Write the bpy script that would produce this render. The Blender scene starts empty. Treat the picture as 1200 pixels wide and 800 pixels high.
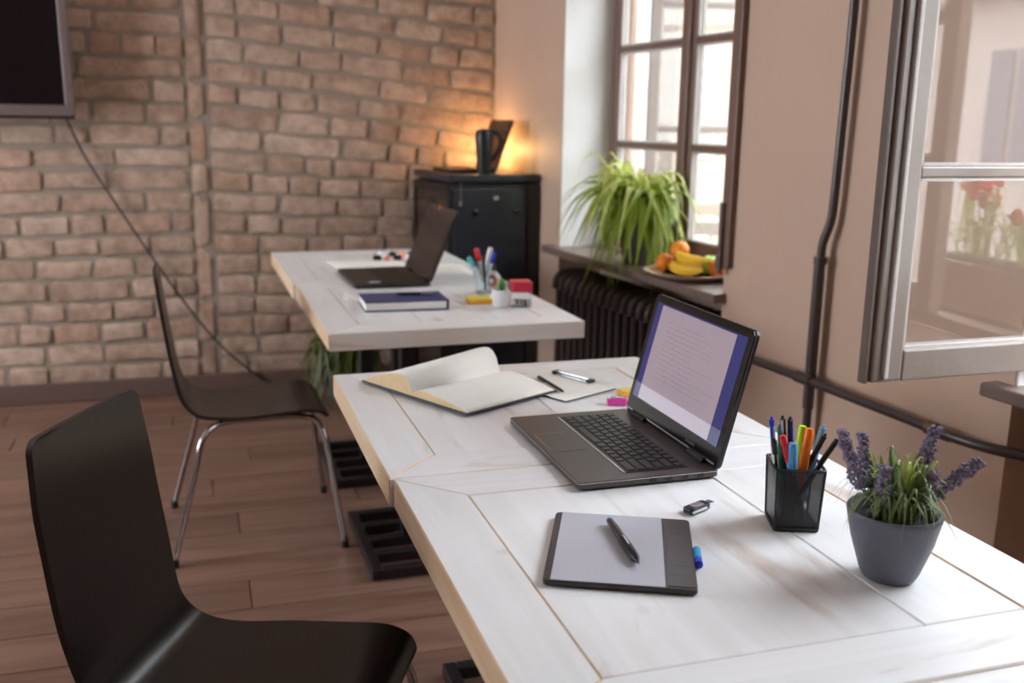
import bpy, bmesh, math, random
from mathutils import Vector, Matrix, noise
random.seed(7)
PI = math.pi
scene = bpy.context.scene
COL = scene.collection

# ------------------------------------------------------------------ camera
F, YAW, PITCH, ROLL, EYE = 1156.07, 0.30923, 0.21921, 0.01604, 1.372
cy_, sy_, cp_, sp_ = math.cos(YAW), math.sin(YAW), math.cos(PITCH), math.sin(PITCH)
FWD = Vector((sy_*cp_, cy_*cp_, -sp_)); R0 = Vector((cy_, -sy_, 0)); U0 = R0.cross(FWD)
RGT = math.cos(ROLL)*R0 + math.sin(ROLL)*U0
UPV = -math.sin(ROLL)*R0 + math.cos(ROLL)*U0
EYEP = Vector((0, 0, EYE))
cam_d = bpy.data.cameras.new('camera'); cam = bpy.data.objects.new('camera', cam_d); COL.objects.link(cam)
M = Matrix((( RGT.x, UPV.x, -FWD.x, 0), (RGT.y, UPV.y, -FWD.y, 0), (RGT.z, UPV.z, -FWD.z, EYE), (0, 0, 0, 1)))
cam.matrix_world = M
cam_d.sensor_width = 36; cam_d.lens = F/1200*36; cam_d.clip_start = .05; cam_d.clip_end = 200
cam_d.dof.use_dof = True; cam_d.dof.focus_distance = 1.62; cam_d.dof.aperture_fstop = 3.4
scene.camera = cam

# ------------------------------------------------------------------ world and light
world = bpy.data.worlds.new('sky'); scene.world = world; world.use_nodes = True
bg = world.node_tree.nodes['Background']
bg.inputs[0].default_value = (0.84, 0.92, 1.0, 1); bg.inputs[1].default_value = 14.0
scene.view_settings.view_transform = 'Standard'; scene.view_settings.look = 'None'
scene.view_settings.gamma = 1; scene.view_settings.use_curve_mapping = False
scene.view_settings.exposure = 0.40

def ray(px, py): return (px-600)/F*RGT - (py-400)/F*UPV + FWD
def on_z(px, py, z):
    d = ray(px, py); return EYEP + d*((z-EYE)/d.z)
def on_y(px, py, y):
    d = ray(px, py); return EYEP + d*(y/d.y)
def on_x(px, py, x):
    d = ray(px, py); return EYEP + d*(x/d.x)
# the window wall is turned five degrees against the tables
TH = math.radians(5); YC = 5.1; XC = 1.5126
SV = Vector((math.sin(TH), -math.cos(TH), 0)); NV = Vector((math.cos(TH), math.sin(TH), 0)); OV = Vector((XC, YC, 0))
def W(s, n, z): return OV + SV*s + NV*n + Vector((0, 0, z))
WROT = math.atan2(SV.y, SV.x)         # local x along the wall toward the camera, local y toward outside
LEFT_X, BACK_Y, CEIL = -3.3, -2.4, 2.95

def portal(loc, normal, w, h):
    l = bpy.data.lights.new('daylight_portal', 'AREA'); l.shape = 'RECTANGLE'; l.size = w; l.size_y = h
    l.cycles.is_portal = True
    o = bpy.data.objects.new('daylight_portal', l); COL.objects.link(o); o.location = loc
    o.rotation_euler = Vector(normal).to_track_quat('-Z', 'Y').to_euler()
portal(W(1.49, .33, 1.67), -NV, 1.3, 1.7)
portal(W(4.00, .33, 1.67), -NV, 1.3, 1.7)
portal(Vector((LEFT_X-.12, 3.3, 1.65)), (1, 0, 0), 1.6, 1.7)

# ------------------------------------------------------------------ materials
MATS = {}
def srgb(*c):
    return tuple(((v/255)/12.92 if v/255 <= .04045 else ((v/255+.055)/1.055)**2.4) for v in c)
def mat(name, col, rough=.5, metal=0., spec=.5, coat=0., emit=None, estr=0., trans=0., noise_amt=0., nscale=20., bump=0., bscale=60., sss=0.):
    if name in MATS: return MATS[name]
    m = bpy.data.materials.new(name); m.use_nodes = True; nt = m.node_tree; b = nt.nodes['Principled BSDF']
    b.inputs['Base Color'].default_value = (*col, 1); b.inputs['Roughness'].default_value = rough
    b.inputs['Metallic'].default_value = metal; b.inputs['Specular IOR Level'].default_value = spec
    b.inputs['Coat Weight'].default_value = coat; b.inputs['Transmission Weight'].default_value = trans
    if emit: b.inputs['Emission Color'].default_value = (*emit, 1); b.inputs['Emission Strength'].default_value = estr
    tc = nt.nodes.new('ShaderNodeTexCoord')
    n = nt.nodes.new('ShaderNodeTexNoise'); n.inputs['Scale'].default_value = nscale; n.inputs['Detail'].default_value = 4
    nt.links.new(tc.outputs['Object'], n.inputs['Vector'])
    r = nt.nodes.new('ShaderNodeMix'); r.data_type = 'RGBA'; a = max(noise_amt, .04)
    r.inputs[6].default_value = (*[c*(1-a) for c in col], 1); r.inputs[7].default_value = (*[min(1, c*(1+a)) for c in col], 1)
    nt.links.new(n.outputs['Fac'], r.inputs[0]); nt.links.new(r.outputs[2], b.inputs['Base Color'])
    if bump:
        n2 = nt.nodes.new('ShaderNodeTexNoise'); n2.inputs['Scale'].default_value = bscale; n2.inputs['Detail'].default_value = 5
        nt.links.new(tc.outputs['Object'], n2.inputs['Vector'])
        bp = nt.nodes.new('ShaderNodeBump'); bp.inputs['Strength'].default_value = bump; bp.inputs['Distance'].default_value = .01
        nt.links.new(n2.outputs['Fac'], bp.inputs['Height']); nt.links.new(bp.outputs[0], b.inputs['Normal'])
    MATS[name] = m; return m
def wood(name, ramp, sx=1.5, sy=18., rough=.45, rnd=.25, wear=None, bump=.15):
    """grain runs along local X; each board shifts by its own random number"""
    m = bpy.data.materials.new(name); m.use_nodes = True; nt = m.node_tree; b = nt.nodes['Principled BSDF']; L = nt.links.new
    tc = nt.nodes.new('ShaderNodeTexCoord'); oi = nt.nodes.new('ShaderNodeObjectInfo')
    ad = nt.nodes.new('ShaderNodeVectorMath'); ad.operation = 'ADD'
    sc = nt.nodes.new('ShaderNodeVectorMath'); sc.operation = 'SCALE'; sc.inputs[0].default_value = (37, 11, 5); L(oi.outputs['Random'], sc.inputs['Scale'])
    L(tc.outputs['Object'], ad.inputs[0]); L(sc.outputs[0], ad.inputs[1])
    mp = nt.nodes.new('ShaderNodeMapping'); mp.inputs['Scale'].default_value = (sx, sy, sy); L(ad.outputs[0], mp.inputs['Vector'])
    n = nt.nodes.new('ShaderNodeTexNoise'); n.inputs['Scale'].default_value = 1; n.inputs['Detail'].default_value = 6; n.inputs['Roughness'].default_value = .6; n.inputs['Distortion'].default_value = .6
    L(mp.outputs[0], n.inputs['Vector'])
    cr = nt.nodes.new('ShaderNodeValToRGB'); e = cr.color_ramp.elements
    while len(e) < len(ramp): e.new(.5)
    for el, (p, c) in zip(e, ramp): el.position = p; el.color = (*c, 1)
    L(n.outputs['Fac'], cr.inputs[0])
    hv = nt.nodes.new('ShaderNodeHueSaturation'); mr = nt.nodes.new('ShaderNodeMapRange')
    mr.inputs[3].default_value = 1-rnd; mr.inputs[4].default_value = 1+rnd; L(oi.outputs['Random'], mr.inputs[0]); L(mr.outputs[0], hv.inputs['Value'])
    L(cr.outputs[0], hv.inputs['Color'])
    out = hv.outputs[0]
    if wear:
        n3 = nt.nodes.new('ShaderNodeTexNoise'); n3.inputs['Scale'].default_value = 1; n3.inputs['Detail'].default_value = 5; n3.inputs['Distortion'].default_value = 1.2
        mp3 = nt.nodes.new('ShaderNodeMapping'); mp3.inputs['Scale'].default_value = (2.2, 9, 9); L(ad.outputs[0], mp3.inputs['Vector']); L(mp3.outputs[0], n3.inputs['Vector'])
        c3 = nt.nodes.new('ShaderNodeValToRGB'); c3.color_ramp.elements[0].position = .61; c3.color_ramp.elements[1].position = .82; L(n3.outputs['Fac'], c3.inputs[0])
        mx = nt.nodes.new('ShaderNodeMix'); mx.data_type = 'RGBA'; L(c3.outputs[0], mx.inputs[0]); L(out, mx.inputs[6]); mx.inputs[7].default_value = (*wear, 1); out = mx.outputs[2]
    L(out, b.inputs['Base Color']); b.inputs['Roughness'].default_value = rough
    bp = nt.nodes.new('ShaderNodeBump'); bp.inputs['Strength'].default_value = bump; bp.inputs['Distance'].default_value = .004
    L(n.outputs['Fac'], bp.inputs['Height']); L(bp.outputs[0], b.inputs['Normal'])
    MATS[name] = m; return m
def glass(name, tint=(1, 1, 1), ior=1.5, rough=0.):
    m = bpy.data.materials.new(name); m.use_nodes = True; nt = m.node_tree; nt.nodes.clear(); L = nt.links.new
    o = nt.nodes.new('ShaderNodeOutputMaterial'); t = nt.nodes.new('ShaderNodeBsdfTransparent'); g = nt.nodes.new('ShaderNodeBsdfGlossy')
    t.inputs[0].default_value = (*tint, 1); g.inputs['Roughness'].default_value = rough
    lw_ = nt.nodes.new('ShaderNodeLayerWeight'); lw_.inputs[0].default_value = .5; x = nt.nodes.new('ShaderNodeMixShader')
    pw = nt.nodes.new('ShaderNodeMath'); pw.operation = 'POWER'; pw.inputs[1].default_value = 5; L(lw_.outputs['Facing'], pw.inputs[0])
    f = nt.nodes.new('ShaderNodeMath'); f.operation = 'MULTIPLY_ADD'; L(pw.outputs[0], f.inputs[0]); r0 = ((ior-1)/(ior+1))**2; f.inputs[1].default_value = 1-r0; f.inputs[2].default_value = r0
    L(f.outputs[0], x.inputs[0]); L(t.outputs[0], x.inputs[1]); L(g.outputs[0], x.inputs[2]); L(x.outputs[0], o.inputs[0])
    MATS[name] = m; return m

def brick_mat():
    m = bpy.data.materials.new('brick'); m.use_nodes = True; nt = m.node_tree; b = nt.nodes['Principled BSDF']; L = nt.links.new
    tc = nt.nodes.new('ShaderNodeTexCoord'); oi = nt.nodes.new('ShaderNodeObjectInfo'); geo = nt.nodes.new('ShaderNodeNewGeometry')
    cr = nt.nodes.new('ShaderNodeValToRGB'); e = cr.color_ramp.elements
    cols = [(0, srgb(190, 163, 145)), (.25, srgb(205, 178, 159)), (.5, srgb(186, 157, 138)), (.75, srgb(209, 184, 167)), (1, srgb(193, 158, 137))]
    while len(e) < 5: e.new(.5)
    for el, (p, c) in zip(e, cols): el.position = p; el.color = (*c, 1)
    L(oi.outputs['Random'], cr.inputs[0])
    n = nt.nodes.new('ShaderNodeTexNoise'); n.inputs['Scale'].default_value = 14; n.inputs['Detail'].default_value = 6; n.inputs['Roughness'].default_value = .65
    L(geo.outputs['Position'], n.inputs['Vector'])
    c2 = nt.nodes.new('ShaderNodeValToRGB'); c2.color_ramp.elements[0].position = .36; c2.color_ramp.elements[1].position = .68
    c2.color_ramp.elements[0].color = (.70, .65, .62, 1); c2.color_ramp.elements[1].color = (1.1, 1.08, 1.06, 1); L(n.outputs['Fac'], c2.inputs[0])
    mx = nt.nodes.new('ShaderNodeMix'); mx.data_type = 'RGBA'; mx.blend_type = 'MULTIPLY'; mx.inputs[0].default_value = 1
    L(cr.outputs[0], mx.inputs[6]); L(c2.outputs[0], mx.inputs[7]); L(mx.outputs[2], b.inputs['Base Color'])
    b.inputs['Roughness'].default_value = .85
    bp = nt.nodes.new('ShaderNodeBump'); bp.inputs['Strength'].default_value = .6; bp.inputs['Distance'].default_value = .012
    n2 = nt.nodes.new('ShaderNodeTexNoise'); n2.inputs['Scale'].default_value = 45; n2.inputs['Detail'].default_value = 5; L(geo.outputs['Position'], n2.inputs['Vector'])
    L(n2.outputs['Fac'], bp.inputs['Height']); L(bp.outputs[0], b.inputs['Normal'])
    MATS['brick'] = m; return m
brick_mat()
mat('mortar', srgb(158, 142, 128), .95, noise_amt=.18, nscale=9, bump=.6, bscale=40)
def plaster():
    m = mat('plaster', srgb(205, 173, 152), .5, noise_amt=.07, nscale=3, bump=.12, bscale=14)
    nt = m.node_tree; L = nt.links.new; b = nt.nodes['Principled BSDF']
    prev = b.inputs['Base Color'].links[0].from_socket
    tc = nt.nodes.new('ShaderNodeTexCoord'); n = nt.nodes.new('ShaderNodeTexNoise'); n.inputs['Scale'].default_value = 2.6; n.inputs['Detail'].default_value = 3
    L(tc.outputs['Object'], n.inputs['Vector'])
    c = nt.nodes.new('ShaderNodeValToRGB'); c.color_ramp.elements[0].position = .60; c.color_ramp.elements[1].position = .72; L(n.outputs['Fac'], c.inputs[0])
    x = nt.nodes.new('ShaderNodeMix'); x.data_type = 'RGBA'; L(prev, x.inputs[6]); x.inputs[7].default_value = (*srgb(222, 184, 146), 1)
    k = nt.nodes.new('ShaderNodeMath'); k.operation = 'MULTIPLY'; k.inputs[1].default_value = .45; L(c.outputs[0], k.inputs[0]); L(k.outputs[0], x.inputs[0])
    L(x.outputs[2], b.inputs['Base Color'])
plaster()
mat('white_reveal', srgb(238, 236, 234), .6, noise_amt=.03, bump=.08, bscale=18)
mat('ceiling_paint', srgb(226, 218, 210), .8)
mat('frame_brown', srgb(120, 92, 80), .4, noise_amt=.12, nscale=12, bump=.1)
mat('leaf_paint', srgb(138, 124, 114), .28, noise_amt=.06, nscale=10, bump=.12, bscale=30)
mat('leaf_edge', srgb(96, 80, 72), .4, noise_amt=.2, nscale=25)
mat('sill_stone', srgb(124, 104, 96), .32, noise_amt=.12, nscale=16)
mat('pipe_brown', srgb(70, 56, 54), .3, spec=.6, noise_amt=.1)
mat('radiator_brown', srgb(62, 48, 45), .4, noise_amt=.12)
mat('skirting', srgb(108, 84, 76), .6, noise_amt=.15)
wood('floor_wood', [(.2, srgb(92, 66, 54)), (.45, srgb(126, 94, 79)), (.62, srgb(142, 108, 93)), (.85, srgb(110, 80, 67))], 1.3, 15, .38, .13)
mat('floor_base', srgb(48, 34, 28), .8)
wood('table_white', [(.18, srgb(196, 178, 166)), (.36, srgb(236, 234, 234)), (.7, srgb(246, 246, 248)), (.95, srgb(228, 224, 224))], 1.6, 22, .30, .02, wear=srgb(196, 172, 156), bump=.12)
wood('table_edge', [(.2, srgb(208, 160, 118)), (.42, srgb(228, 192, 154)), (.7, srgb(238, 214, 186)), (.95, srgb(214, 170, 128))], 2.0, 26, .5, .05, bump=.1)
wood('table_edge_white', [(.2, srgb(206, 180, 158)), (.40, srgb(236, 226, 216)), (.7, srgb(244, 240, 236)), (.95, srgb(226, 208, 190))], 2.0, 26, .5, .05, bump=.1)
mat('table_core', srgb(176, 146, 122), .8)
mat('steel_black', srgb(44, 38, 40), .35, metal=.3, noise_amt=.15)
mat('chair_black', srgb(13, 10, 10), .26, spec=.55, noise_amt=.08)
mat('chair_edge', srgb(46, 32, 28), .5)
mat('chrome', srgb(176, 172, 172), .16, metal=1)
mat('black_plastic', srgb(26, 25, 27), .38, noise_amt=.05)
mat('black_gloss', srgb(14, 13, 15), .08, spec=.6)
mat('laptop_deck', srgb(84, 76, 74), .34, metal=.35, noise_amt=.05)
mat('key_black', srgb(30, 29, 31), .4)
mat('silver', srgb(190, 190, 194), .25, metal=.9)
mat('paper', srgb(250, 247, 240), .8, noise_amt=.02)
mat('page_edge', srgb(232, 202, 158), .8, noise_amt=.1, nscale=60)
mat('cover_navy', srgb(40, 46, 66), .55)
mat('tablet_grey', srgb(188, 186, 196), .5, noise_amt=.02)
mat('tablet_dark', srgb(58, 52, 54), .3)
mat('pot_grey', srgb(92, 92, 102), .5, noise_amt=.05, bump=.08, bscale=80)
mat('soil', srgb(38, 30, 26), .95, noise_amt=.4, nscale=60, bump=.8)
mat('lav_leaf', srgb(122, 142, 90), .55, noise_amt=.3, nscale=24)
mat('lav_leaf_light', srgb(178, 196, 96), .55, noise_amt=.2, nscale=24)
mat('lav_flower', srgb(130, 117, 140), .8, noise_amt=.3, nscale=90)
def leafmat(name, c, tr=.35):
    m = mat(name, c, .42, noise_amt=.22, nscale=14); nt = m.node_tree; L = nt.links.new
    b = nt.nodes['Principled BSDF']; o = nt.nodes['Material Output']
    t = nt.nodes.new('ShaderNodeBsdfTranslucent'); t.inputs[0].default_value = (*[min(1, v*1.5) for v in c], 1)
    x = nt.nodes.new('ShaderNodeMixShader'); x.inputs[0].default_value = tr; L(b.outputs[0], x.inputs[1]); L(t.outputs[0], x.inputs[2]); L(x.outputs[0], o.inputs[0])
leafmat('spider_green', srgb(138, 158, 52)); leafmat('spider_light', srgb(202, 208, 124)); leafmat('fern_green', srgb(84, 90, 30), .2); leafmat('out_leaf', srgb(150, 165, 90))
glass('pane_glass', (.985, .985, .985), 1.85); glass('dimming_glass', (.84, .84, .83), 1.5); glass('clear_glass', (.93, .96, .96), 1.45)  # first window's panes get a grey tint added to dim the overbright view outside
mat('screen_black', srgb(20, 14, 18), .14, spec=.5)
mat('tv_frame', srgb(122, 104, 102), .4, metal=.2)
mat('cab_panel', srgb(40, 42, 50), .34, noise_amt=.06)
mat('cab_frame', srgb(28, 25, 28), .4)
mat('cab_glass', srgb(46, 32, 28), .06, spec=.7)
mat('facade', srgb(128, 112, 98), .9, noise_amt=.08, nscale=1)
mat('facade_white', srgb(152, 142, 134), .9, noise_amt=.05)
mat('facade_dark', srgb(80, 78, 84), .4)
mat('roof_tile', srgb(120, 106, 92), .9, noise_amt=.3, nscale=4, bump=.8, bscale=5)
mat('ground_out', srgb(120, 116, 110), .95)
for nm, c in dict(p_white=(235, 235, 238), p_blue=(30, 60, 190), p_lblue=(96, 160, 214), p_sky=(120, 170, 220), p_cyan=(20, 150, 205), p_green=(0, 140, 100), p_red=(220, 30, 50), p_lime=(190, 230, 30),
                  p_orange=(250, 120, 20), p_pink=(232, 70, 170), p_yellow=(240, 214, 60), p_amber=(245, 180, 60), p_purple=(70, 50, 200), p_navy=(34, 56, 110), p_teal=(90, 190, 200), p_lid=(200, 40, 70)).items():
    mat(nm, srgb(*c), .35)
mat('orange_skin', srgb(242, 140, 30), .45, noise_amt=.1, bump=.3, bscale=160); mat('banana_skin', srgb(240, 190, 50), .5, noise_amt=.1, nscale=30); mat('apple_green', srgb(170, 200, 80), .35, noise_amt=.15)
mat('banana_tip', srgb(90, 70, 40), .7); mat('plate_wood', srgb(206, 176, 146), .5, noise_amt=.15)
mat('flower_red', srgb(225, 60, 50), .6, noise_amt=.2)
mat('bulb', (1, .7, .35), .5, emit=(1, .62, .24), estr=8)

# ------------------------------------------------------------------ mesh helpers
class MB:
    def __init__(self): self.v = []; self.f = []; self.mi = []
    def add(self, vs, fs, mi=0):
        k = len(self.v); self.v += [tuple(v) for v in vs]; self.f += [tuple(i+k for i in f) for f in fs]; self.mi += [mi]*len(fs); return self
    def box(self, c, s, rz=0, mi=0, ry=0):
        x, y, z = [q/2 for q in s]; R = Matrix.Rotation(rz, 3, 'Z') @ Matrix.Rotation(ry, 3, 'Y')
        vs = [Vector(c) + R @ Vector((a*x, b*y, d*z)) for a in (-1, 1) for b in (-1, 1) for d in (-1, 1)]
        return self.add(vs, [(0, 1, 3, 2), (4, 6, 7, 5), (0, 4, 5, 1), (2, 3, 7, 6), (0, 2, 6, 4), (1, 5, 7, 3)], mi)
    def ext(self, poly, z0, z1, mi=0, mis=None):
        n = len(poly); vs = [(x, y, z0) for x, y in poly] + [(x, y, z1) for x, y in poly]
        self.add(vs, [tuple(range(n-1, -1, -1)), tuple(range(n, 2*n))], mi)
        k = len(self.v)-2*n
        for i in range(n):
            self.f.append((k+i, k+(i+1) % n, k+n+(i+1) % n, k+n+i)); self.mi.append(mi if mis is None else mis)
        return self
    def tube(self, pts, r, n=10, cap=True, mi=0):
        pts = [Vector(p) for p in pts]; rs = r if isinstance(r, (list, tuple)) else [r]*len(pts)
        k = len(self.v); prev = None
        for i, p in enumerate(pts):
            d = (pts[min(i+1, len(pts)-1)] - pts[max(i-1, 0)]).normalized()
            if prev is None: a = d.orthogonal().normalized()
            else: a = (prev - d*prev.dot(d)).normalized()
            prev = a; b = d.cross(a)
            for j in range(n):
                t = 2*PI*j/n; self.v.append(tuple(p + (a*math.cos(t)+b*math.sin(t))*rs[i]))
        for i in range(len(pts)-1):
            for j in range(n):
                self.f.append((k+i*n+j, k+i*n+(j+1) % n, k+(i+1)*n+(j+1) % n, k+(i+1)*n+j)); self.mi.append(mi)
        if cap:
            e = k+(len(pts)-1)*n
            self.f += [tuple(range(k+n-1, k-1, -1)), tuple(range(e, e+n))]; self.mi += [mi, mi]
        return self
    def lathe(self, prof, n=28, c=(0, 0, 0), mi=0):
        k = len(self.v); c = Vector(c)
        for r, z in prof:
            for j in range(n):
                t = 2*PI*j/n; self.v.append(tuple(c+Vector((r*math.cos(t), r*math.sin(t), z))))
        for i in range(len(prof)-1):
            for j in range(n):
                self.f.append((k+i*n+j, k+i*n+(j+1) % n, k+(i+1)*n+(j+1) % n, k+(i+1)*n+j)); self.mi.append(mi)
        e = k+(len(prof)-1)*n
        self.f += [tuple(range(k+n-1, k-1, -1)), tuple(range(e, e+n))]; self.mi += [mi, mi]
        return self
    def ball(self, c, r, n=10, m=6, sc=(1, 1, 1)):
        prof = [(max(.001, math.sin(PI*i/m))*r*sc[0], -math.cos(PI*i/m)*r*sc[2]) for i in range(m+1)]
        return self.lathe(prof, n, c)
    def mesh(self, name):
        me = bpy.data.meshes.new(name); me.from_pydata(self.v, [], self.f); return me
    def build(self, name, mats, parent=None, smooth=False, bevel=0, seg=2):
        me = self.mesh(name)
        for m in (mats if isinstance(mats, (list, tuple)) else [mats]): me.materials.append(MATS[m])
        me.polygons.foreach_set('material_index', self.mi)
        bm = bmesh.new(); bm.from_mesh(me); bmesh.ops.recalc_face_normals(bm, faces=bm.faces); bm.to_mesh(me); bm.free()
        if smooth: me.polygons.foreach_set('use_smooth', [True]*len(me.polygons)); me.set_sharp_from_angle(angle=math.radians(38))
        return link(name, me, parent, bevel, seg)
def link(name, me, parent=None, bevel=0, seg=2, loc=None, rot=None, scale=None):
    o = bpy.data.objects.new(name, me); COL.objects.link(o)
    if parent: o.parent = parent
    if loc is not None: o.location = loc
    if rot is not None: o.rotation_euler = rot
    if scale is not None: o.scale = scale
    if bevel:
        b = o.modifiers.new('bevel', 'BEVEL'); b.width = bevel; b.segments = seg; b.limit_method = 'ANGLE'; b.angle_limit = math.radians(40)
    return o
def tag(o, label, cat, group=None):
    o['label'] = label; o['category'] = cat
    if group: o['group'] = group
    return o
def thing(name, label, cat, loc=(0, 0, 0), rz=0, group=None):
    o = bpy.data.objects.new(name, None); o.empty_display_size = .05; COL.objects.link(o)
    o.location = loc; o.rotation_euler = (0, 0, rz); return tag(o, label, cat, group)
def struct(o): o['kind'] = 'structure'; return o
def estruct(name, loc=(0, 0, 0), rz=0):
    o = bpy.data.objects.new(name, None); COL.objects.link(o); o.location = loc; o.rotation_euler = (0, 0, rz); return struct(o)
def crom(pts, k=6):
    pts = [Vector(p) for p in pts]; P = [2*pts[0]-pts[1]] + pts + [2*pts[-1]-pts[-2]]; out = []
    for i in range(1, len(P)-2):
        for j in range(k):
            t = j/k; a, b, c, d = P[i-1:i+3]
            out.append(.5*((2*b)+(c-a)*t+(2*a-5*b+4*c-d)*t*t+(3*b-a-3*c+d)*t**3))
    return out+[pts[-1]]
def rrect(w, h, r, n=4):
    out = []
    for cx, cy, a in ((w/2-r, h/2-r, 0), (-w/2+r, h/2-r, 90), (-w/2+r, -h/2+r, 180), (w/2-r, -h/2+r, 270)):
        for i in range(n+1):
            t = math.radians(a+90*i/n); out.append((cx+r*math.cos(t), cy+r*math.sin(t)))
    return out
def circ(r, n=16, c=(0, 0)): return [(c[0]+r*math.cos(2*PI*i/n), c[1]+r*math.sin(2*PI*i/n)) for i in range(n)]

# ================================================================== THE ROOM
# floor with separate planks
floor = MB().box((-.6, 1.35, -.06), (5.8, 7.7, .08)).build('floor', 'floor_base'); struct(floor)
PW, PL = .185, 1.28
pm = {}
def plank_mesh(L):
    L = round(L, 2)
    if L not in pm:
        w = PW-.003; l = L-.003
        me = MB()
        me.add([(-l/2, -w/2, 0), (l/2, -w/2, 0), (l/2, w/2, 0), (-l/2, w/2, 0), (-l/2, -w/2, .018), (l/2, -w/2, .018), (l/2, w/2, .018), (-l/2, w/2, .018),
                (-l/2+.002, -w/2+.002, .02), (l/2-.002, -w/2+.002, .02), (l/2-.002, w/2-.002, .02), (-l/2+.002, w/2-.002, .02)],
               [(0, 1, 5, 4), (1, 2, 6, 5), (2, 3, 7, 6), (3, 0, 4, 7), (4, 5, 9, 8), (5, 6, 10, 9), (6, 7, 11, 10), (7, 4, 8, 11), (8, 9, 10, 11)])
        m = me.mesh('plank'); m.materials.append(MATS['floor_wood']); pm[L] = m
    return pm[L]
row = 0; y = YC-PW/2-.005
while y > -.5:
    x = LEFT_X+.02 - random.uniform(0, 1.1); xr = XC + (YC-y)*math.tan(TH)-.015
    while x < xr:
        a, b = max(x, LEFT_X+.02), min(x+PL, xr)
        if b-a > .12: link('plank', plank_mesh(b-a), floor, loc=((a+round(b-a, 2)/2), y, -.02))
        x += PL
    y -= PW; row += 1
# brick wall: mortar bed, separate bricks
wall_back = MB().box(((LEFT_X+1.62)/2, YC+.11, CEIL/2), (1.62-LEFT_X+.3, .22, CEIL)).build('wall_back', 'mortar'); struct(wall_back)
def brick_mesh(i):
    r = random.Random(i)
    base = [(-.5, -.42), (-.47, -.5), (0, -.5), (.47, -.5), (.5, -.42), (.5, .42), (.46, .5), (.05, .5), (-.46, .5), (-.5, .4)]
    ring = [(x*(1-.03*(abs(z) > .45))+r.uniform(-.026, .026), z+r.uniform(-.085, .085)) for x, z in base]
    n = len(ring); vs = [(x, 0, z) for x, z in ring]
    vs += [(x*.985, -.6-r.uniform(0, .12), z*.94) for x, z in ring]
    vs += [(x*.93, -.95+r.uniform(-.14, .14), z*.78) for x, z in ring]
    fs = []
    for k in (0, 1):
        for j in range(n): fs.append((k*n+j, k*n+(j+1) % n, (k+1)*n+(j+1) % n, (k+1)*n+j))
    fs.append(tuple(range(2*n, 3*n)))
    me = bpy.data.meshes.new('brick'); me.from_pydata(vs, [], fs); me.materials.append(MATS['brick'])
    me.polygons.foreach_set('use_smooth', [True]*len(fs)); return me
BM = [brick_mesh(i) for i in range(12)]
RH = .1045; COLX = (-.025, .058)
def warp(x, z):
    if x < .06: return .004*math.sin(x*5+z*3)
    k = .085*min(1, max(0, (z-.55)/.7)); return -k*(x-.06) + .004*math.sin(x*6+z*2)
stuff = MB()
def put_brick(x0, x1, z0, z1, inview):
    xm, zm = (x0+x1)/2, (z0+z1)/2
    w, h = x1-x0-random.uniform(.012, .024), z1-z0-random.uniform(.014, .028)
    sl = (warp(x1, zm)-warp(x0, zm))/(x1-x0); zz = zm+warp(xm, zm)
    dep = random.uniform(.009, .02)
    if inview:
        link('brick', random.choice(BM), wall_back, loc=(xm, YC+.003, zz), rot=(0, -math.atan(sl)+random.uniform(-.022, .022), 0), scale=(w, dep, h))
    else:
        me = random.choice(BM); stuff.add([(xm+v.co.x*w, YC+.003+v.co.y*dep, zz+v.co.z*h) for v in me.vertices], [tuple(p.vertices) for p in me.polygons])
for i in range(28):
    z0 = .075+i*RH; z1 = z0+RH
    if z1 > CEIL: break
    for (xa, xb) in ((LEFT_X+.01, COLX[0]), (COLX[1]+.012, 1.505)):
        x = xa if xa > -1 else xa-random.uniform(0, .25)
        while x < xb-.02:
            w = random.choice([.15, .18, .2, .2, .22, .24, .26, .31, .37]) * random.uniform(.93, 1.07)
            x1 = min(x+w, xb)
            if xb-x1 < .09: x1 = xb
            zt = z0+warp((x+x1)/2, z0)
            xx = max(x, xa)
            if x1-xx > .05: put_brick(xx, x1, z0, z1, -1.12 < x1 and z0 < 1.92)
            x = x1
z = .08
while z < CEIL-.1:
    h = random.uniform(.15, .27); put_brick(COLX[0], COLX[1], z, min(z+h, CEIL-.02), z < 1.9); z += h
sb = stuff.build('brick_rest', 'brick', wall_back, smooth=True); sb['kind'] = 'stuff'
struct(MB().box(((LEFT_X+1.5)/2, YC-.022, .05), (1.5-LEFT_X, .035, .095)).build('baseboard_back', 'skirting', bevel=.004))
# window wall with two deep niches
S1, S1b, S2, S2b, NT, NF = .83, 2.15, 3.34, 4.66, .36, .25
SILL1, SILL2, HEAD = .80, .775, 2.5
wr = MB()
def wbox(s0, s1, n0, n1, z0, z1, mi=0):
    wr.add([W(s, n, z) for s in (s0, s1) for n in (n0, n1) for z in (z0, z1)], [(0, 1, 3, 2), (4, 6, 7, 5), (0, 4, 5, 1), (2, 3, 7, 6), (0, 2, 6, 4), (1, 5, 7, 3)], mi)
for a, b in ((-.25, S1), (S1b, S2), (S2b, 7.5)): wbox(a, b, 0, NT, 0, CEIL)
for a, b, z in ((S1, S1b, SILL1), (S2, S2b, SILL2)):
    wbox(a, b, .22, NT, 0, z-.03); wbox(a, b, 0, NT, HEAD, CEIL)
wall_right = wr.build('wall_right', 'plaster'); struct(wall_right)
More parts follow.
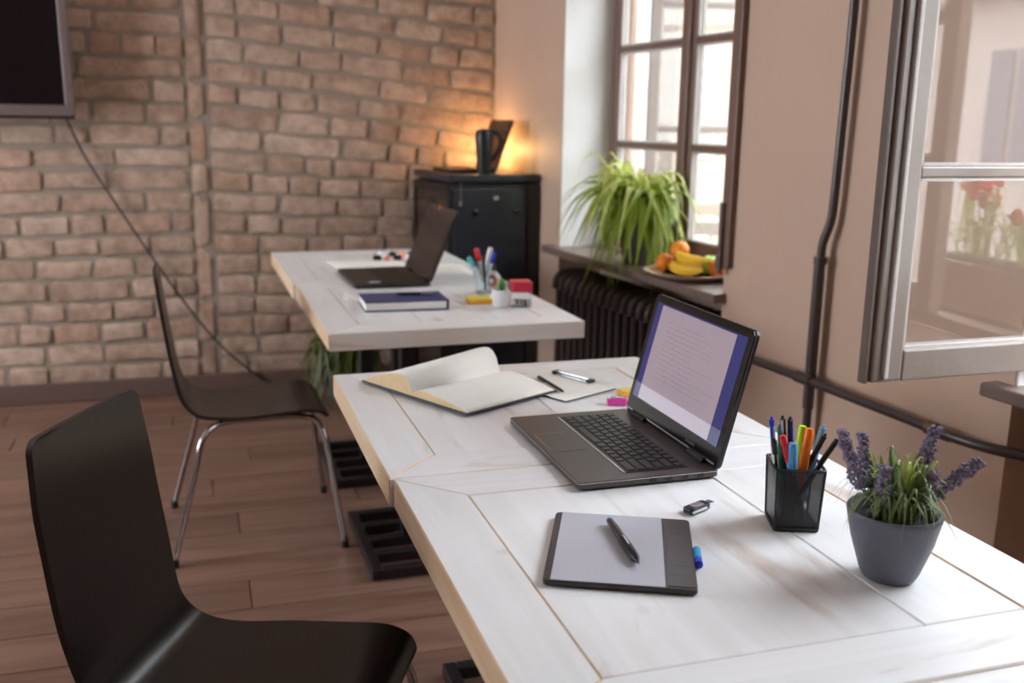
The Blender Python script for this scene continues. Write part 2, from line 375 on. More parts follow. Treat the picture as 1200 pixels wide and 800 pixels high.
# whitewashed reveals
for k, (a, b, z) in enumerate(((S1, S1b, SILL1), (S2, S2b, SILL2))):
    rv = MB()
    for s0, s1 in ((a-.001, a+.006), (b-.006, b+.001)):
        rv.add([W(s, n, zz) for s in (s0, s1) for n in (.004, NF) for zz in (z, HEAD)], [(0, 1, 3, 2), (4, 6, 7, 5), (0, 4, 5, 1), (2, 3, 7, 6), (0, 2, 6, 4), (1, 5, 7, 3)])
    struct(rv.build('trim_%d' % (k+3), 'white_reveal'))
# sills
def sill(name, s0, s1, zt):
    o = MB().box(((s0+s1)/2, .1, zt-.017), (s1-s0, .30, .034)).build(name, 'sill_stone', bevel=.006); o.location = OV; o.rotation_euler = (0, 0, WROT); return struct(o)
sill('trim_1', S1-.09, S1b+.02, SILL1+.012); sill('trim_2', S2-.055, S2b+.06, SILL2+.012)

def leaf(parent, w, z0, z1, muntins, name='casement', stile=.07, rail=.075, th=.045, edge='leaf_edge', m='leaf_paint', glz='pane_glass'):
    """a window leaf in local x (0..w) with depth along local y, panes and glazing bars as parts of their own"""
    L = bpy.data.objects.new(name, None); COL.objects.link(L); L.parent = parent
    MB().box((stile/2, 0, (z0+z1)/2), (stile, th, z1-z0)).build('stile', [m], L, bevel=.006)
    MB().box((w-stile/2, 0, (z0+z1)/2), (stile, th, z1-z0)).build('stile', [m], L, bevel=.006)
    MB().box((w/2, 0, z0+rail/2), (w-2*stile, th, rail)).build('rail', [m], L, bevel=.004)
    MB().box((w/2, 0, z1-rail/2), (w-2*stile, th, rail)).build('rail', [m], L, bevel=.004)
    zs = [z0+rail] + list(muntins) + [z1-rail]
    for zm in muntins: MB().box((w/2, 0, zm), (w-2*stile, .034, .026)).build('glazing_bar', [m], L, bevel=.005)
    for a, b in zip(zs[:-1], zs[1:]):
        MB().box((w/2, 0, (a+b)/2), (w-2*stile+.012, .004, b-a)).build('pane', glz, L)
        bd = MB(); q = .006; xa, xb = stile, w-stile; za, zb = a+(.013 if a != zs[0] else 0), b-(.013 if b != zs[-1] else 0)
        for sgn in (-1, 1):
            yy = sgn*.009
            bd.box((xa+q/2, yy, (za+zb)/2), (q, .014, zb-za)).box((xb-q/2, yy, (za+zb)/2), (q, .014, zb-za)).box(((xa+xb)/2, yy, za+q/2), (xb-xa, .014, q)).box(((xa+xb)/2, yy, zb-q/2), (xb-xa, .014, q))
        bd.build('putty_bead', 'bead', L)
    return L
mat('bead', srgb(190, 182, 176), .4, noise_amt=.1, nscale=40, bump=.2, bscale=60)
def window(name, s0, s1, z0, leafs):
    w = estruct(name, W(s0, NF, 0), WROT); wd = s1-s0
    fr = .045
    for c, s in (((fr/2, .03, (z0+HEAD)/2), (fr, .07, HEAD-z0)), ((wd-fr/2, .03, (z0+HEAD)/2), (fr, .07, HEAD-z0)), ((wd/2, .03, HEAD-fr/2), (wd-2*fr, .07, fr)), ((wd/2, .03, z0+.02), (wd-2*fr, .07, .04))):
        MB().box(c, s).build('frame', 'frame_brown', w, bevel=.004)
    return w, wd
w1, wd1 = window('window_1', S1, S1b, SILL1+.012, 2)
for k in (0, 1):
    L = leaf(w1, (wd1-.09)/2-.004, SILL1+.055, HEAD-.05, (1.28, 1.69, 2.09), m='frame_brown', stile=.05, rail=.06, glz='dimming_glass')
    L.location = (.045+k*(wd1-.09)/2+.002, .0, 0)
MB().box((wd1/2, -.03, (SILL1+HEAD)/2), (.055, .02, HEAD-SILL1-.12)).build('cover_strip', 'frame_brown', w1, bevel=.006)
# outer sash of the double window, its leaves folded outward
for k, sg in ((0, 1), (1, -1)):
    L = leaf(w1, .58, SILL1+.06, HEAD-.05, (1.35, 1.9), name='outer_sash', m='leaf_paint', stile=.055, rail=.06, glz='dimming_glass')
    L.location = (.05 if k == 0 else wd1-.05, .15, 0); L.rotation_euler = (0, 0, math.radians(75 if k == 0 else 105))
# wooden edge board and latch at the near corner of the niche
MB().box((wd1+.022, -.262, (SILL1+.1+HEAD)/2), (.05, .022, HEAD-SILL1-.1)).build('edge_board', 'frame_brown', w1, bevel=.004)
MB().box((wd1+.010, -.279, 1.0), (.018, .012, .24)).box((wd1+.008, -.280, .92), (.026, .016, .05)).build('latch', 'leaf_edge', w1, bevel=.003)
w2, wd2 = window('window_2', S2, S2b, SILL2+.012, 2)
L = leaf(w2, (wd2-.09)/2-.004, .83, HEAD-.05, (1.28, 1.69, 2.09), m='leaf_paint'); L.location = (.045+(wd2-.09)/2+.002, 0, 0)
hinge = W(S2, NF, 0)+SV*.03
free = Vector((1.372, 1.757, 0)); wl = (hinge-free).length
open_leaf = leaf(w2, wl, .83, HEAD-.05, (1.282, 1.69, 2.09), stile=.078, rail=.07)
inv = Matrix.Rotation(-WROT, 3, 'Z'); fl = inv @ (free-W(S2, NF, 0)); d = inv @ (hinge-free)
open_leaf.location = fl; open_leaf.rotation_euler = (0, 0, math.atan2(d.y, d.x))
# stepped meeting edge on the free stile
for dx, dy, ww, m in ((-.006, .006, .012, 'leaf_edge'), (-.014, .014, .010, 'leaf_edge')):
    MB().box((dx, -dy+.004, (.83+HEAD-.05)/2), (ww, .022, HEAD-.05-.83)).build('meeting_edge', m, open_leaf, bevel=.002)
MB().box((.030, -.026, (.84+HEAD-.06)/2), (.012, .012, HEAD-.9)).build('moulding', 'bead', open_leaf, bevel=.003)
# stay hook hanging on the frame outside
# heating pipes on the wall
mat('clamp', srgb(120, 96, 70), .4, metal=.6)
pv = thing('heating_pipe', 'dark brown heating pipes crossing on the plaster wall, the upright one kinked', 'pipe')
MB().tube([W(2.735, -.03, CEIL-.01), W(2.715, -.03, 1.6), W(2.704, -.03, 1.2)] + crom([W(2.703, -.03, 1.17), W(2.697, -.03, 1.11), W(2.678, -.036, 1.045), W(2.674, -.036, 1.0)], 4) + [W(2.672, -.036, .0)], .0125, 12).build('upright_pipe', 'pipe_brown', pv, smooth=True)
MB().tube([W(2.672, -.036, 1.0), W(2.672, -.036, .55)], .0165, 12).build('sleeve', 'pipe_brown', pv, smooth=True)
MB().tube([W(2.674, -.036, 1.005), W(2.674, -.036, .985)], .02, 12).build('collar', 'pipe_brown', pv, smooth=True)
ph = pv
MB().tube([W(2.2, -.06, .645), W(2.4, -.06, .642), W(2.66, -.06, .643)] + [W(2.9, -.06, .64)] + crom([W(3.1, -.06, .638), W(3.24, -.055, .634), W(3.36, -.02, .632), W(3.48, .08, .632), W(3.5, .2, .632)], 5), .0135, 12).build('level_pipe', 'pipe_brown', ph, smooth=True)
MB().tube([W(2.64, -.06, .643), W(2.71, -.06, .643)], .018, 12).build('coupling', 'pipe_brown', ph, smooth=True)
MB().tube([W(3.17, -.06, .625), W(3.17, -.0, .60)], .006, 8).tube([W(3.155, -.06, .637), W(3.185, -.06, .636)], .018, 12).build('bracket', 'clamp', ph, smooth=True)
# other walls, ceiling
lw = MB()
def lbox(y0, y1, z0, z1): lw.box((LEFT_X-.15, (y0+y1)/2, (z0+z1)/2), (.3, y1-y0, z1-z0))
lbox(BACK_Y, 2.5, 0, CEIL); lbox(4.1, YC+.2, 0, CEIL); lbox(2.5, 4.1, 0, .8); lbox(2.5, 4.1, 2.5, CEIL)
struct(lw.build('wall_left', 'plaster'))
struct(MB().box((-.6, BACK_Y-.1, CEIL/2), (6.2, .2, CEIL)).build('wall_front', 'plaster'))
struct(MB().box((-.6, 1.35, CEIL+.06), (6.4, 8.2, .12)).build('ceiling', 'ceiling_paint'))
w3 = estruct('window_3', (LEFT_X-.1, 0, 0))
for yy in (2.53, 3.3, 4.07): MB().box((0, yy, 1.65), (.06, .06, 1.7)).build('frame', 'frame_brown', w3)
for zz in (.83, 2.47): MB().box((0, 3.3, zz), (.06, 1.6, .06)).build('frame', 'frame_brown', w3)

# ================================================================== FURNITURE
TT = .052
def make_table(label, x0, y0, lx, ly, T, bases, rot=0, group=None, inner=(1, 1, 1)):
    """top of mitred frame boards around inner boards along the length; steel posts on gridded feet"""
    t = thing('desk', label, 'desk', (x0, y0, 0), rot, group)
    bw = .105; g = .0005
    mats = ['table_white', 'table_edge']
    for (L, cx, cy, a) in ((lx, lx/2, bw/2, 0), (lx, lx/2, ly-bw/2, PI), (ly, bw/2, ly/2, -PI/2), (ly, lx-bw/2, ly/2, PI/2)):
        h = L/2-g; b = bw/2-g
        o = MB().ext([(-h, -b), (h, -b), (h-bw+2*g, b), (-h+bw-2*g, b)], 0, TT, 0, 1).build('frame_board', mats if a in (-PI/2, PI/2) else ['table_white', 'table_edge_white'], t, bevel=.0022, seg=1)
        o.location = (cx, cy, T-TT); o.rotation_euler = (0, 0, a)
    li = ly-2*bw; xb = bw
    for i, part_w in enumerate(inner):
        wi = (lx-2*bw)*part_w/sum(inner); xb += wi
        o = MB().box((0, 0, 0), (li-2*g, wi-2*g, .03)).build('board', 'table_white', t, bevel=.002, seg=1)
        o.location = (xb-wi/2, ly/2, T-.015-random.uniform(0.0004, .0014)); o.rotation_euler = (0, 0, PI/2 if i % 2 else -PI/2)
    MB().box((lx/2, ly/2, T-.041), (lx-2*bw-.01, ly-2*bw-.01, .018)).build('core', 'table_core', t)
    for (bx, by, bwx, bly) in bases:
        f = .034; hh = .034
        for yy in [by+f/2+(bly-f)*k/4 for k in range(5)]:
            MB().box((bx+bwx/2, yy, hh/2+.001), (bwx-2*f, f, hh)).build('foot_bar', 'steel_black', t, bevel=.003, seg=1)
        for xx in (bx+f/2, bx+bwx-f/2): MB().box((xx, by+bly/2, hh/2+.001), (f, bly, hh)).build('foot_bar', 'steel_black', t, bevel=.003, seg=1)
        for xx in (bx+bwx*.36, bx+bwx*.64):
            MB().box((xx, by+bly/2, hh+(T-TT-hh-.012)/2), (.05, .05, T-TT-hh-.012)).build('post', 'steel_black', t, bevel=.003, seg=1)
        MB().box((bx+bwx/2, by+bly/2, T-TT-.006), (bwx*.8, bly*.8, .012)).build('top_plate', 'steel_black', t)
    return t
T1, T2 = .77, .785
ND = 'white washed desks standing end to end'
make_table('white washed wooden desk holding the open notebook and clipboard', .290, 1.588, .80, .735, T1, [(.24, .13, .42, .48)], inner=(1.1, 1))
make_table('white washed wooden desk holding the drawing tablet, pen cup and potted lavender', .297, .806, .80, .780, T1, [(.24, .13, .42, .48)], inner=(.435, .155))
make_table('white washed wooden desk joined to the lavender desk, nothing on it', .292, .05, .80, .754, T1, [(.24, .13, .42, .48)])
r2 = math.radians(.6)
make_table('white washed wooden desk holding the blue book and the little succulent', .330, 2.722, .775, .86, T2, [(.12, .04, .46, .49)], r2)
make_table('white washed wooden desk holding loose paper, pushed up near the brick wall', .312, 3.587, .775, .92, T2, [(.13, -.03, .46, .48)], r2)

def make_chair(label, loc, rz):
    c = thing('chair', label, 'chair', loc, rz, 'black moulded plywood chairs on chrome legs')
    prof = crom([(-.282, 0, .902), (-.268, 0, .77), (-.252, 0, .645), (-.234, 0, .54), (-.215, 0, .492), (-.180, 0, .462), (-.13, 0, .452), (-.05, 0, .450), (.07, 0, .457), (.15, 0, .461), (.195, 0, .452), (.222, 0, .428)], 6)
    s = [0]
    for a, b in zip(prof, prof[1:]): s.append(s[-1]+(b-a).length)
    tot = s[-1]
    def hw(u):
        k = [(0, .158), (.15, .170), (.32, .172), (.46, .164), (.56, .174), (.72, .194), (.9, .192), (1, .186)]
        for (a, va), (b, vb) in zip(k, k[1:]):
            if u <= b: q = (u-a)/(b-a); q = q*q*(3-2*q); return va+(vb-va)*q
        return k[-1][1]
    # denser rows at both ends for the rounded corners
    rad = .024; ts = sorted(set([0, .002, .006, .012, .018, rad] + s[2:-2] + [tot-q for q in (rad, .018, .012, .006, .002, 0)]))
    m = MB(); nx = 11
    def at(t):
        for i in range(len(s)-1):
            if t <= s[i+1]+1e-9: q = (t-s[i])/(s[i+1]-s[i]); return prof[i].lerp(prof[i+1], q), (prof[i+1]-prof[i]).normalized()
        return prof[-1], (prof[-1]-prof[-2]).normalized()
    th = .011; rows = len(ts); front = []; back = []
    for t in ts:
        p, d = at(t); nrm = Vector((d.z, 0, -d.x)); nrm = -nrm if nrm.x < 0 and abs(nrm.x) > abs(nrm.z) else nrm
        nrm = Vector((-d.z, 0, d.x)); e = min(t, tot-t); w = hw(t/tot)
        if e < rad: w -= rad-math.sqrt(max(0, rad*rad-(rad-e)**2))
        for j in range(nx):
            v = -1+2*j/(nx-1); y = v*w
            dish = -.005*(1-v*v) if t/tot < .45 else -.004*(1-v*v)
            q = p+nrm*dish+Vector((0, y, 0)); front.append(q); back.append(q-nrm*th)
    N = len(front); fs = []; sd = []
    for i in range(rows-1):
        for j in range(nx-1):
            a = i*nx+j; fs.append((a, a+1, a+nx+1, a+nx)); fs.append((N+a, N+a+nx, N+a+nx+1, N+a+1))
        sd.append((i*nx, (i+1)*nx, N+(i+1)*nx, N+i*nx)); b = nx-1; sd.append((i*nx+b, N+i*nx+b, N+(i+1)*nx+b, (i+1)*nx+b))
    for j in range(nx-1):
        sd.append((j, N+j, N+j+1, j+1)); e = (rows-1)*nx+j; sd.append((e, e+1, N+e+1, N+e))
    m.add(front+back, fs, 0); m.f += sd; m.mi += [1]*len(sd)
    m.build('seat_shell', ['chair_black', 'chair_edge'], c, smooth=True)
    for sy in (-1, 1):
        top = .424
        fl = crom([(.0, sy*.13, top), (.12, sy*.135, top), (.175, sy*.165, top-.008), (.2, sy*.19, top-.05), (.212, sy*.2, top-.12)], 4) + [Vector((.25, sy*.255, .014))]
        bl = crom([(.0, sy*.13, top), (-.09, sy*.135, top), (-.15, sy*.165, top-.010), (-.182, sy*.188, top-.05), (-.2, sy*.2, top-.12)], 4) + [Vector((-.28, sy*.255, .014))]
        for pts in (fl, bl):
            l = MB().tube(pts, .0095, 12).build('leg', 'chrome', c, smooth=True)
            e = pts[-1]; MB().tube([e+Vector((0, 0, .012)), e-Vector((0, 0, .013))], .0125, 12).build('glide', 'black_plastic', l, smooth=True)
        for xx in (-.08, .08): MB().box((xx, sy*.133, .4345), (.03, .03, .006)).build('spacer', 'black_plastic', c)
    for xx in (-.05, .06): MB().tube([(xx, -.13, .423), (xx, .13, .423)], .008, 10).build('cross_bar', 'chrome', c, smooth=True)
    return c
make_chair('black plywood chair on chrome legs at the laptop desk, backrest turned from the brick wall', (.070, 1.552, 0), math.radians(-25))
make_chair('black plywood chair on chrome legs beside the blue book desk, before the brick wall', (.152, 3.285, 0), math.radians(1))

# ---------------------------------------------------------------- radiator under the first sill
rad = thing('radiator', 'dark brown ribbed cast iron radiator under the window sill with the spider plant', 'radiator', W(.9, 0, 0), WROT)
ns = 19; pitch = .064
sec = MB()
for yy in (-.075, 0.0, .075):
    sec.tube([(0, yy, .10), (0, yy, .64)], .0175, 8)
sec.tube(crom([(0, -.09, .63), (0, -.085, .672), (0, -.05, .695), (0, .05, .695), (0, .085, .672), (0, .09, .63)], 3), .021, 8)
sec.tube([(0, -.09, .12), (0, .09, .12)], .021, 8)
sm = None
for i in range(ns):
    if sm is None: o = sec.build('radiator_section', 'radiator_brown', rad, smooth=True); sm = o.data
    else: o = link('radiator_section', sm, rad)
    o.location = (i*pitch, .05, 0)
for zz in (.665, .12): MB().tube([(-.025, .05, zz), (ns*pitch-.04, .05, zz)], .016, 10).build('joining_pipe', 'radiator_brown', rad, smooth=True)
for xx in (.03, ns*pitch-.1): MB().box((xx, .05, .05), (.03, .12, .1)).build('foot', 'radiator_brown', rad)

# ---------------------------------------------------------------- wall screen and its cable
tv = thing('television', 'wall screen with a black panel and greyish frame on the brick wall', 'television', (-.50, 4.93, 1.365))
tw, tH = 1.15, .68
MB().box((-tw/2, 0, tH/2), (tw-.076, .03, tH-.09)).build('screen', 'screen_black', tv)
for c, s, n in (((-tw/2, -.006, .024), (tw, .05, .048), 'bezel'), ((-tw/2, -.006, tH-.019), (tw, .05, .038), 'bezel'), ((-.019, -.006, tH/2+.005), (.038, .05, tH-.085), 'bezel'), ((-tw+.019, -.006, tH/2+.005), (.038, .05, tH-.085), 'bezel')):
    MB().box(c, s).build(n, 'tv_frame', tv, bevel=.005)
MB().box((-tw/2, .06, tH/2), (.4, .14, .3)).build('wall_mount', 'black_plastic', tv)
MB().box((-tw/2, -.004, -.006), (tw-.01, .04, .012)).build('lower_lip', 'black_plastic', tv)
tv.rotation_euler = (math.radians(4), 0, 0)
cab = crom([on_y(78, 140, 5.05), on_y(100, 184, 5.055), on_y(140, 245, 5.055), on_y(190, 318, 5.05), on_y(235, 378, 5.055), on_y(270, 415, 5.055), on_y(310, 445, 5.05)]+[Vector((.36, 5.04, .035))], 5)
tag(MB().tube(cab, .0055, 6).build('cable', 'black_plastic', None, smooth=True), 'thin dark cable running diagonally down the brick wall from the screen', 'cable')

# ---------------------------------------------------------------- network cabinet in the corner
CL, CW, CH = .575, .455, 1.13
cb = thing('network_cabinet', 'black metal network cabinet standing in the corner by the bricks', 'cabinet', (1.108, 4.435, 0), TH)
MB().box((CW/2, CL/2, CH/2-.02), (CW-.02, CL-.03, CH-.05)).build('body', 'cab_frame', cb)
MB().box((CW/2, CL/2, CH-.018), (CW, CL, .036)).build('top', 'cab_panel', cb, bevel=.006)
MB().box((CW/2, CL/2, .025), (CW, CL, .05)).build('plinth', 'cab_frame', cb, bevel=.004)
sp = MB().box((CW*.43, .008, CH/2), (CW*.80, .018, CH-.13)).build('side_panel', 'cab_panel', cb, bevel=.005)
MB().box((CW*.925, .012, CH/2), (CW*.13, .016, CH-.10)).build('corner_post', 'cab_frame', cb, bevel=.004)
for xx in (.12, .33): MB().lathe([(.016, 0), (.016, .006), (.012, .008)], 16).build('lock', 'black_gloss', sp, smooth=True).matrix_local = Matrix.Translation((xx, -.001, .955)) @ Matrix.Rotation(PI/2, 4, 'X')
MB().box((.225, -.003, 1.02), (.026, .008, .018)).build('badge', 'silver', sp, bevel=.003)
MB().box((.05, -.004, 1.05), (.004, .004, .085)).box((.047, -.005, 1.0), (.016, .006, .022)).build('hanging_tag', 'silver', cb)
for c, s in (((.004, CL/2, CH-.07), (.016, CL-.02, .04)), ((.004, CL/2, .08), (.016, CL-.02, .04)), ((.004, .025, CH/2), (.016, .034, CH-.1)), ((.004, CL-.025, CH/2), (.016, .034, CH-.1))):
    MB().box(c, s).build('door_frame', 'cab_frame', cb, bevel=.003)
MB().box((.006, CL/2, CH/2), (.006, CL-.08, CH-.18)).build('door_glass', 'cab_glass', cb)

def laptop(label, loc, rz, w, d, dx, dz, detail, emit, group=None):
    """local x points to the screen hinge, y along the width"""
    t = thing('laptop', label, 'laptop', loc, rz, group)
    b = MB().ext(rrect(d, w, .007), .003, .015).build('base', 'laptop_deck' if detail else 'black_plastic', t, bevel=.002)
    MB().ext(rrect(d-.012, w-.012, .006), 0, .004).build('bottom_cover', 'black_plastic', t)
    kb = MB().box((d*.10, 0, .0152), (d*.45, w*.86, .0012)).build('keyboard', 'black_plastic', t)
    if detail:
        MB().box((d*.10-d*.225-.003, 0, .0154), (.004, w*.86, .0016)).build('keyboard_trim', 'silver', t)
        tp = MB().box((-d*.325, .02, .0152), (d*.26, .105, .0008)).build('touchpad', 'laptop_deck', t, bevel=.0003)
        for c, s in (((-d*.325-d*.13, .02, .0153), (.0015, .105, .001)), ((-d*.325, .0725, .0153), (d*.26, .0015, .001)), ((-d*.325, -.0325, .0153), (d*.26, .0015, .001))): MB().box(c, s).build('touchpad_line', 'silver', t)
        for i in range(4): MB().box((d*.02+i*.03, -w/2-.0002, .0085), (.013, .001, .005)).build('port', 'black_gloss', t)
        MB().ext(rrect(d+.0006, w+.0006, .0072), .0125, .0138).build('side_trim', 'silver', t)
    # keys: local +y is the user's left hand when the user faces +x
    ks = {}
    def key(wd, hd):
        k = (round(wd, 4), hd)
        if k not in ks:
            mb = MB(); a, c_ = hd/2, wd/2; i = .0014
            mb.add([(-a, -c_, 0), (a, -c_, 0), (a, c_, 0), (-a, c_, 0), (-a+i, -c_+i, .0022), (a-i, -c_+i, .0022), (a-i, c_-i, .0022), (-a+i, c_-i, .0022)],
                   [(0, 1, 5, 4), (1, 2, 6, 5), (2, 3, 7, 6), (3, 0, 4, 7), (4, 5, 6, 7)])
            me = mb.mesh('key'); me.materials.append(MATS['key_black']); ks[k] = me
        return ks[k]
    kx0 = d*.10-d*.225+.004; kd = (d*.45-.008)/6; W_ = w*.86-.008
    rows = [[1.3, 1, 1.2, 5, 1.2, 1, 1, 1, 1, 2.3], [2.2]+[1]*10+[2.6], [1.8]+[1]*11+[2.2], [1.5]+[1]*12+[1.5], [1]*13+[2], [1]*16]
    allk = MB()
    for r, rw in enumerate(rows):
        u = W_/sum(rw); yy = W_/2
        for q in rw:
            kw = q*u-.0026; c = (kx0+(r+.5)*kd, yy-q*u/2, .0158)
            if detail: link('key', key(kw, kd-.0026), kb, loc=c)
            else: allk.box((c[0], c[1], c[2]+.001), (kd-.003, kw, .002))
            yy -= q*u
    if not detail: allk.build('keys', 'key_black', t)
    # lid
    lid = bpy.data.objects.new('lid', None); COL.objects.link(lid); lid.parent = t
    lid.location = (d/2-.006, 0, .015); lid.rotation_euler = (0, math.atan2(dx, dz), 0)
    H = math.hypot(dx, dz)
    def vext(poly, x0, x1, name, m, par, bev=0):
        n = len(poly); mb = MB(); mb.add([(x0, a, b) for a, b in poly]+[(x1, a, b) for a, b in poly], [tuple(range(n)), tuple(range(2*n-1, n-1, -1))]+[(i, (i+1) % n, n+(i+1) % n, n+i) for i in range(n)])
        return mb.build(name, m, par, bevel=bev)
    rr = [(a, b+H/2) for a, b in rrect(w, H, .012)]
    vext(rr, .002, .0095, 'lid_shell', 'black_plastic', lid, .0015)
    vext([(a, b+H/2) for a, b in rrect(w-.004, H-.004, .011)], -.0005, .002, 'bezel', 'black_gloss', lid)
    z0, z1, yb = .036 if detail else .03, H-.016, w/2-.018
    if emit:
        vext([(-yb, z0), (yb, z0), (yb, z1), (-yb, z1)], -.0012, -.0004, 'display', 'disp_navy', lid)
        vext([(-yb*.80, z0+.030), (yb*.86, z0+.030), (yb*.86, z1-.003), (-yb*.80, z1-.003)], -.0016, -.0011, 'document_page', 'disp_page', lid)
        vext([(-yb*.80, z0+.001), (yb*.86, z0+.001), (yb*.86, z0+.030), (-yb*.80, z0+.030)], -.0016, -.0011, 'status_area', 'disp_low', lid)
        vext([(-yb, z0), (-yb*.80, z0), (-yb*.80, z0+.030), (-yb, z0+.030)], -.0016, -.0011, 'status_area', 'disp_low2', lid)
        vext([(yb*.86, z0), (yb, z0), (yb, z0+.030), (yb*.86, z0+.030)], -.0016, -.0011, 'status_area', 'disp_low2', lid)
        tm = MB(); rnd = random.Random(3)
        for k in range(13):
            zz = z1-.03-k*.0095; e = rnd.uniform(.05, .7)*yb
            tm.box((-.0018, (yb*.62-e)/2, zz), (.0002, yb*.62+e, .0028))
        tm.build('text_lines', 'disp_text', lid)
        MB().box((-.0012, -.09, .017), (.0006, .036, .005)).build('logo_strip', 'tablet_dark', lid)
        vext([(-w/2+.01, .006), (w/2-.01, .006), (w/2-.01, .009), (-w/2+.01, .009)], -.002, -.0005, 'lower_edge', 'silver', lid)
    else:
        vext([(-yb, z0), (yb, z0), (yb, z1), (-yb, z1)], -.0012, -.0004, 'display', 'screen_black', lid)
    for yy in (-w*.32, w*.32): MB().tube([(0, yy-.03, .002), (0, yy+.03, .002)], .0075, 10).build('hinge', 'black_plastic', lid, smooth=True)
    return t, lid
mat('disp_navy', srgb(30, 34, 80), .12, emit=srgb(40, 44, 92), estr=.68)
mat('disp_page', srgb(60, 52, 58), .12, emit=srgb(160, 144, 154), estr=.68)
mat('disp_low', srgb(60, 56, 62), .12, emit=srgb(196, 186, 200), estr=.68)
mat('disp_low2', srgb(40, 44, 66), .12, emit=srgb(98, 100, 130), estr=.68)
mat('disp_text', srgb(50, 46, 56), .12, emit=srgb(155, 139, 151), estr=.68)
laptop('dark grey laptop with a lilac document on its screen beside the drawing tablet', (.714, 1.640, T1), math.radians(-.3), .392, .262, .062, .245, True, True)
_, lid2 = laptop('black laptop with a dark screen open behind the blue book', (.650, 3.655, T2), math.radians(1), .41, .275, .105, .255, False, False)
MB().box((-.001, .03, .266), (.003, .014, .012)).build('sticky_tab', 'p_orange', lid2)
MB().box((-.06, -.165, .0165), (.04, .035, .0006)).build('sticker', 'tablet_grey', bpy.data.objects[lid2.parent.name])
_, lid3 = laptop('black laptop open on top of the network cabinet', (1.255, 4.745, CH+.001), math.radians(4), .30, .23, .085, .235, False, False)

# ---------------------------------------------------------------- jug and lamp on the cabinet
jg = thing('jug', 'black jug with a wide looped handle on top of the network cabinet', 'jug', (1.29, 4.515, CH+.001))
MB().lathe([(.026, 0), (.030, .004), (.034, .05), (.040, .13), (.043, .175), (.036, .198), (.018, .206)], 20).build('body', 'black_plastic', jg, smooth=True)
MB().tube(crom([(.020, 0, .196), (.062, 0, .188), (.084, 0, .150), (.070, 0, .105), (.030, 0, .055)], 5), .011, 10).build('handle', 'black_plastic', jg, smooth=True)
lp = thing('table_lamp', 'small warm glowing lamp tucked behind the cabinet laptop', 'lamp', (1.405, 4.93, CH+.001))
MB().lathe([(.035, 0), (.035, .01), (.008, .016), (.008, .03)], 16).build('base', 'black_plastic', lp, smooth=True)
MB().ball((0, 0, .052), .022, 12, 8).build('bulb', 'bulb', lp, smooth=True)
pl = bpy.data.lights.new('lamp_light', 'POINT'); pl.energy = 2.9; pl.color = (1, .58, .22); pl.shadow_soft_size = .025
plo = bpy.data.objects.new('lamp_light', pl); COL.objects.link(plo); plo.parent = lp; plo.location = (0.0, -.01, .10)

# ================================================================== PLANTS
def blade(L, w, rise, out, droop, seg=7, fold=.25):
    """an arching leaf from the origin along +x: rises then droops; V-folded strip"""
    mb = MB(); vs = []
    for i in range(seg+1):
        t = i/seg; x = out*t**.9 if droop else out*t; z = rise*4*t*(1-t)*.5 + rise*t*(1-t) - droop*t*t
        ww = w*(.55+.45*math.sin(PI*min(1, t*1.5)**.8)) * (1 if t < .55 else max(.04, 1-((t-.55)/.45)**1.6))
        vs += [(x, -ww/2, z+ww*fold), (x, 0, z), (x, ww/2, z+ww*fold)]
    fs = []
    for i in range(seg):
        a = i*3; fs += [(a, a+1, a+4, a+3), (a+1, a+2, a+5, a+4)]
    mb.add(vs, fs); return mb
def leaf_meshes(specs, mats):
    out = []
    for k, sp in enumerate(specs):
        me = blade(*sp).mesh('leaf'); me.materials.append(MATS[mats[k % len(mats)]]); me.polygons.foreach_set('use_smooth', [True]*len(me.polygons)); out.append(me)
    return out
# spider plant on the sill
spl = thing('spider_plant', 'bushy spider plant in a grey pot on the window sill', 'plant', W(1.44, .085, SILL1+.012))
MB().lathe([(.070, 0), (.075, .006), (.098, .17), (.104, .172), (.104, .195), (.094, .195), (.090, .175)], 28).build('pot', 'pot_grey', spl, smooth=True)
MB().lathe([(.0895, .165), (.0895, .178), (.02, .183)], 20).build('soil', 'soil', spl)
sm_ = leaf_meshes([(0, .026, .20, .20, .0), (0, .028, .20, .29, .10), (0, .027, .17, .27, .20), (0, .026, .10, .22, .27), (0, .024, .22, .13, -.16), (0, .026, .18, .34, .06), (0, .026, .13, .18, .20), (0, .024, .26, .22, -.06)], ['spider_green', 'spider_light', 'spider_green'])
for i in range(270):
    a = i*2.39996+random.uniform(-.2, .2); sc = random.uniform(.72, 1.08)
    dx_, dy_ = math.cos(a), math.sin(a); toward = Vector((dx_, dy_, 0)).dot(NV)
    if toward > .35: sc *= .50
    if Vector((dx_, dy_, 0)).dot(SV) > .6: sc *= .88
    r = random.uniform(.01, .06)
    k = random.randrange(8)
    if k in (2, 3, 6): sc = min(sc, .86)
    link('leaf', sm_[k], spl, loc=(dx_*r, dy_*r, .182), rot=(random.uniform(-.3, .3), random.uniform(-.12, .12), a), scale=(sc*1.06, random.uniform(1.0, 1.5), sc*random.uniform(.95, 1.3)))
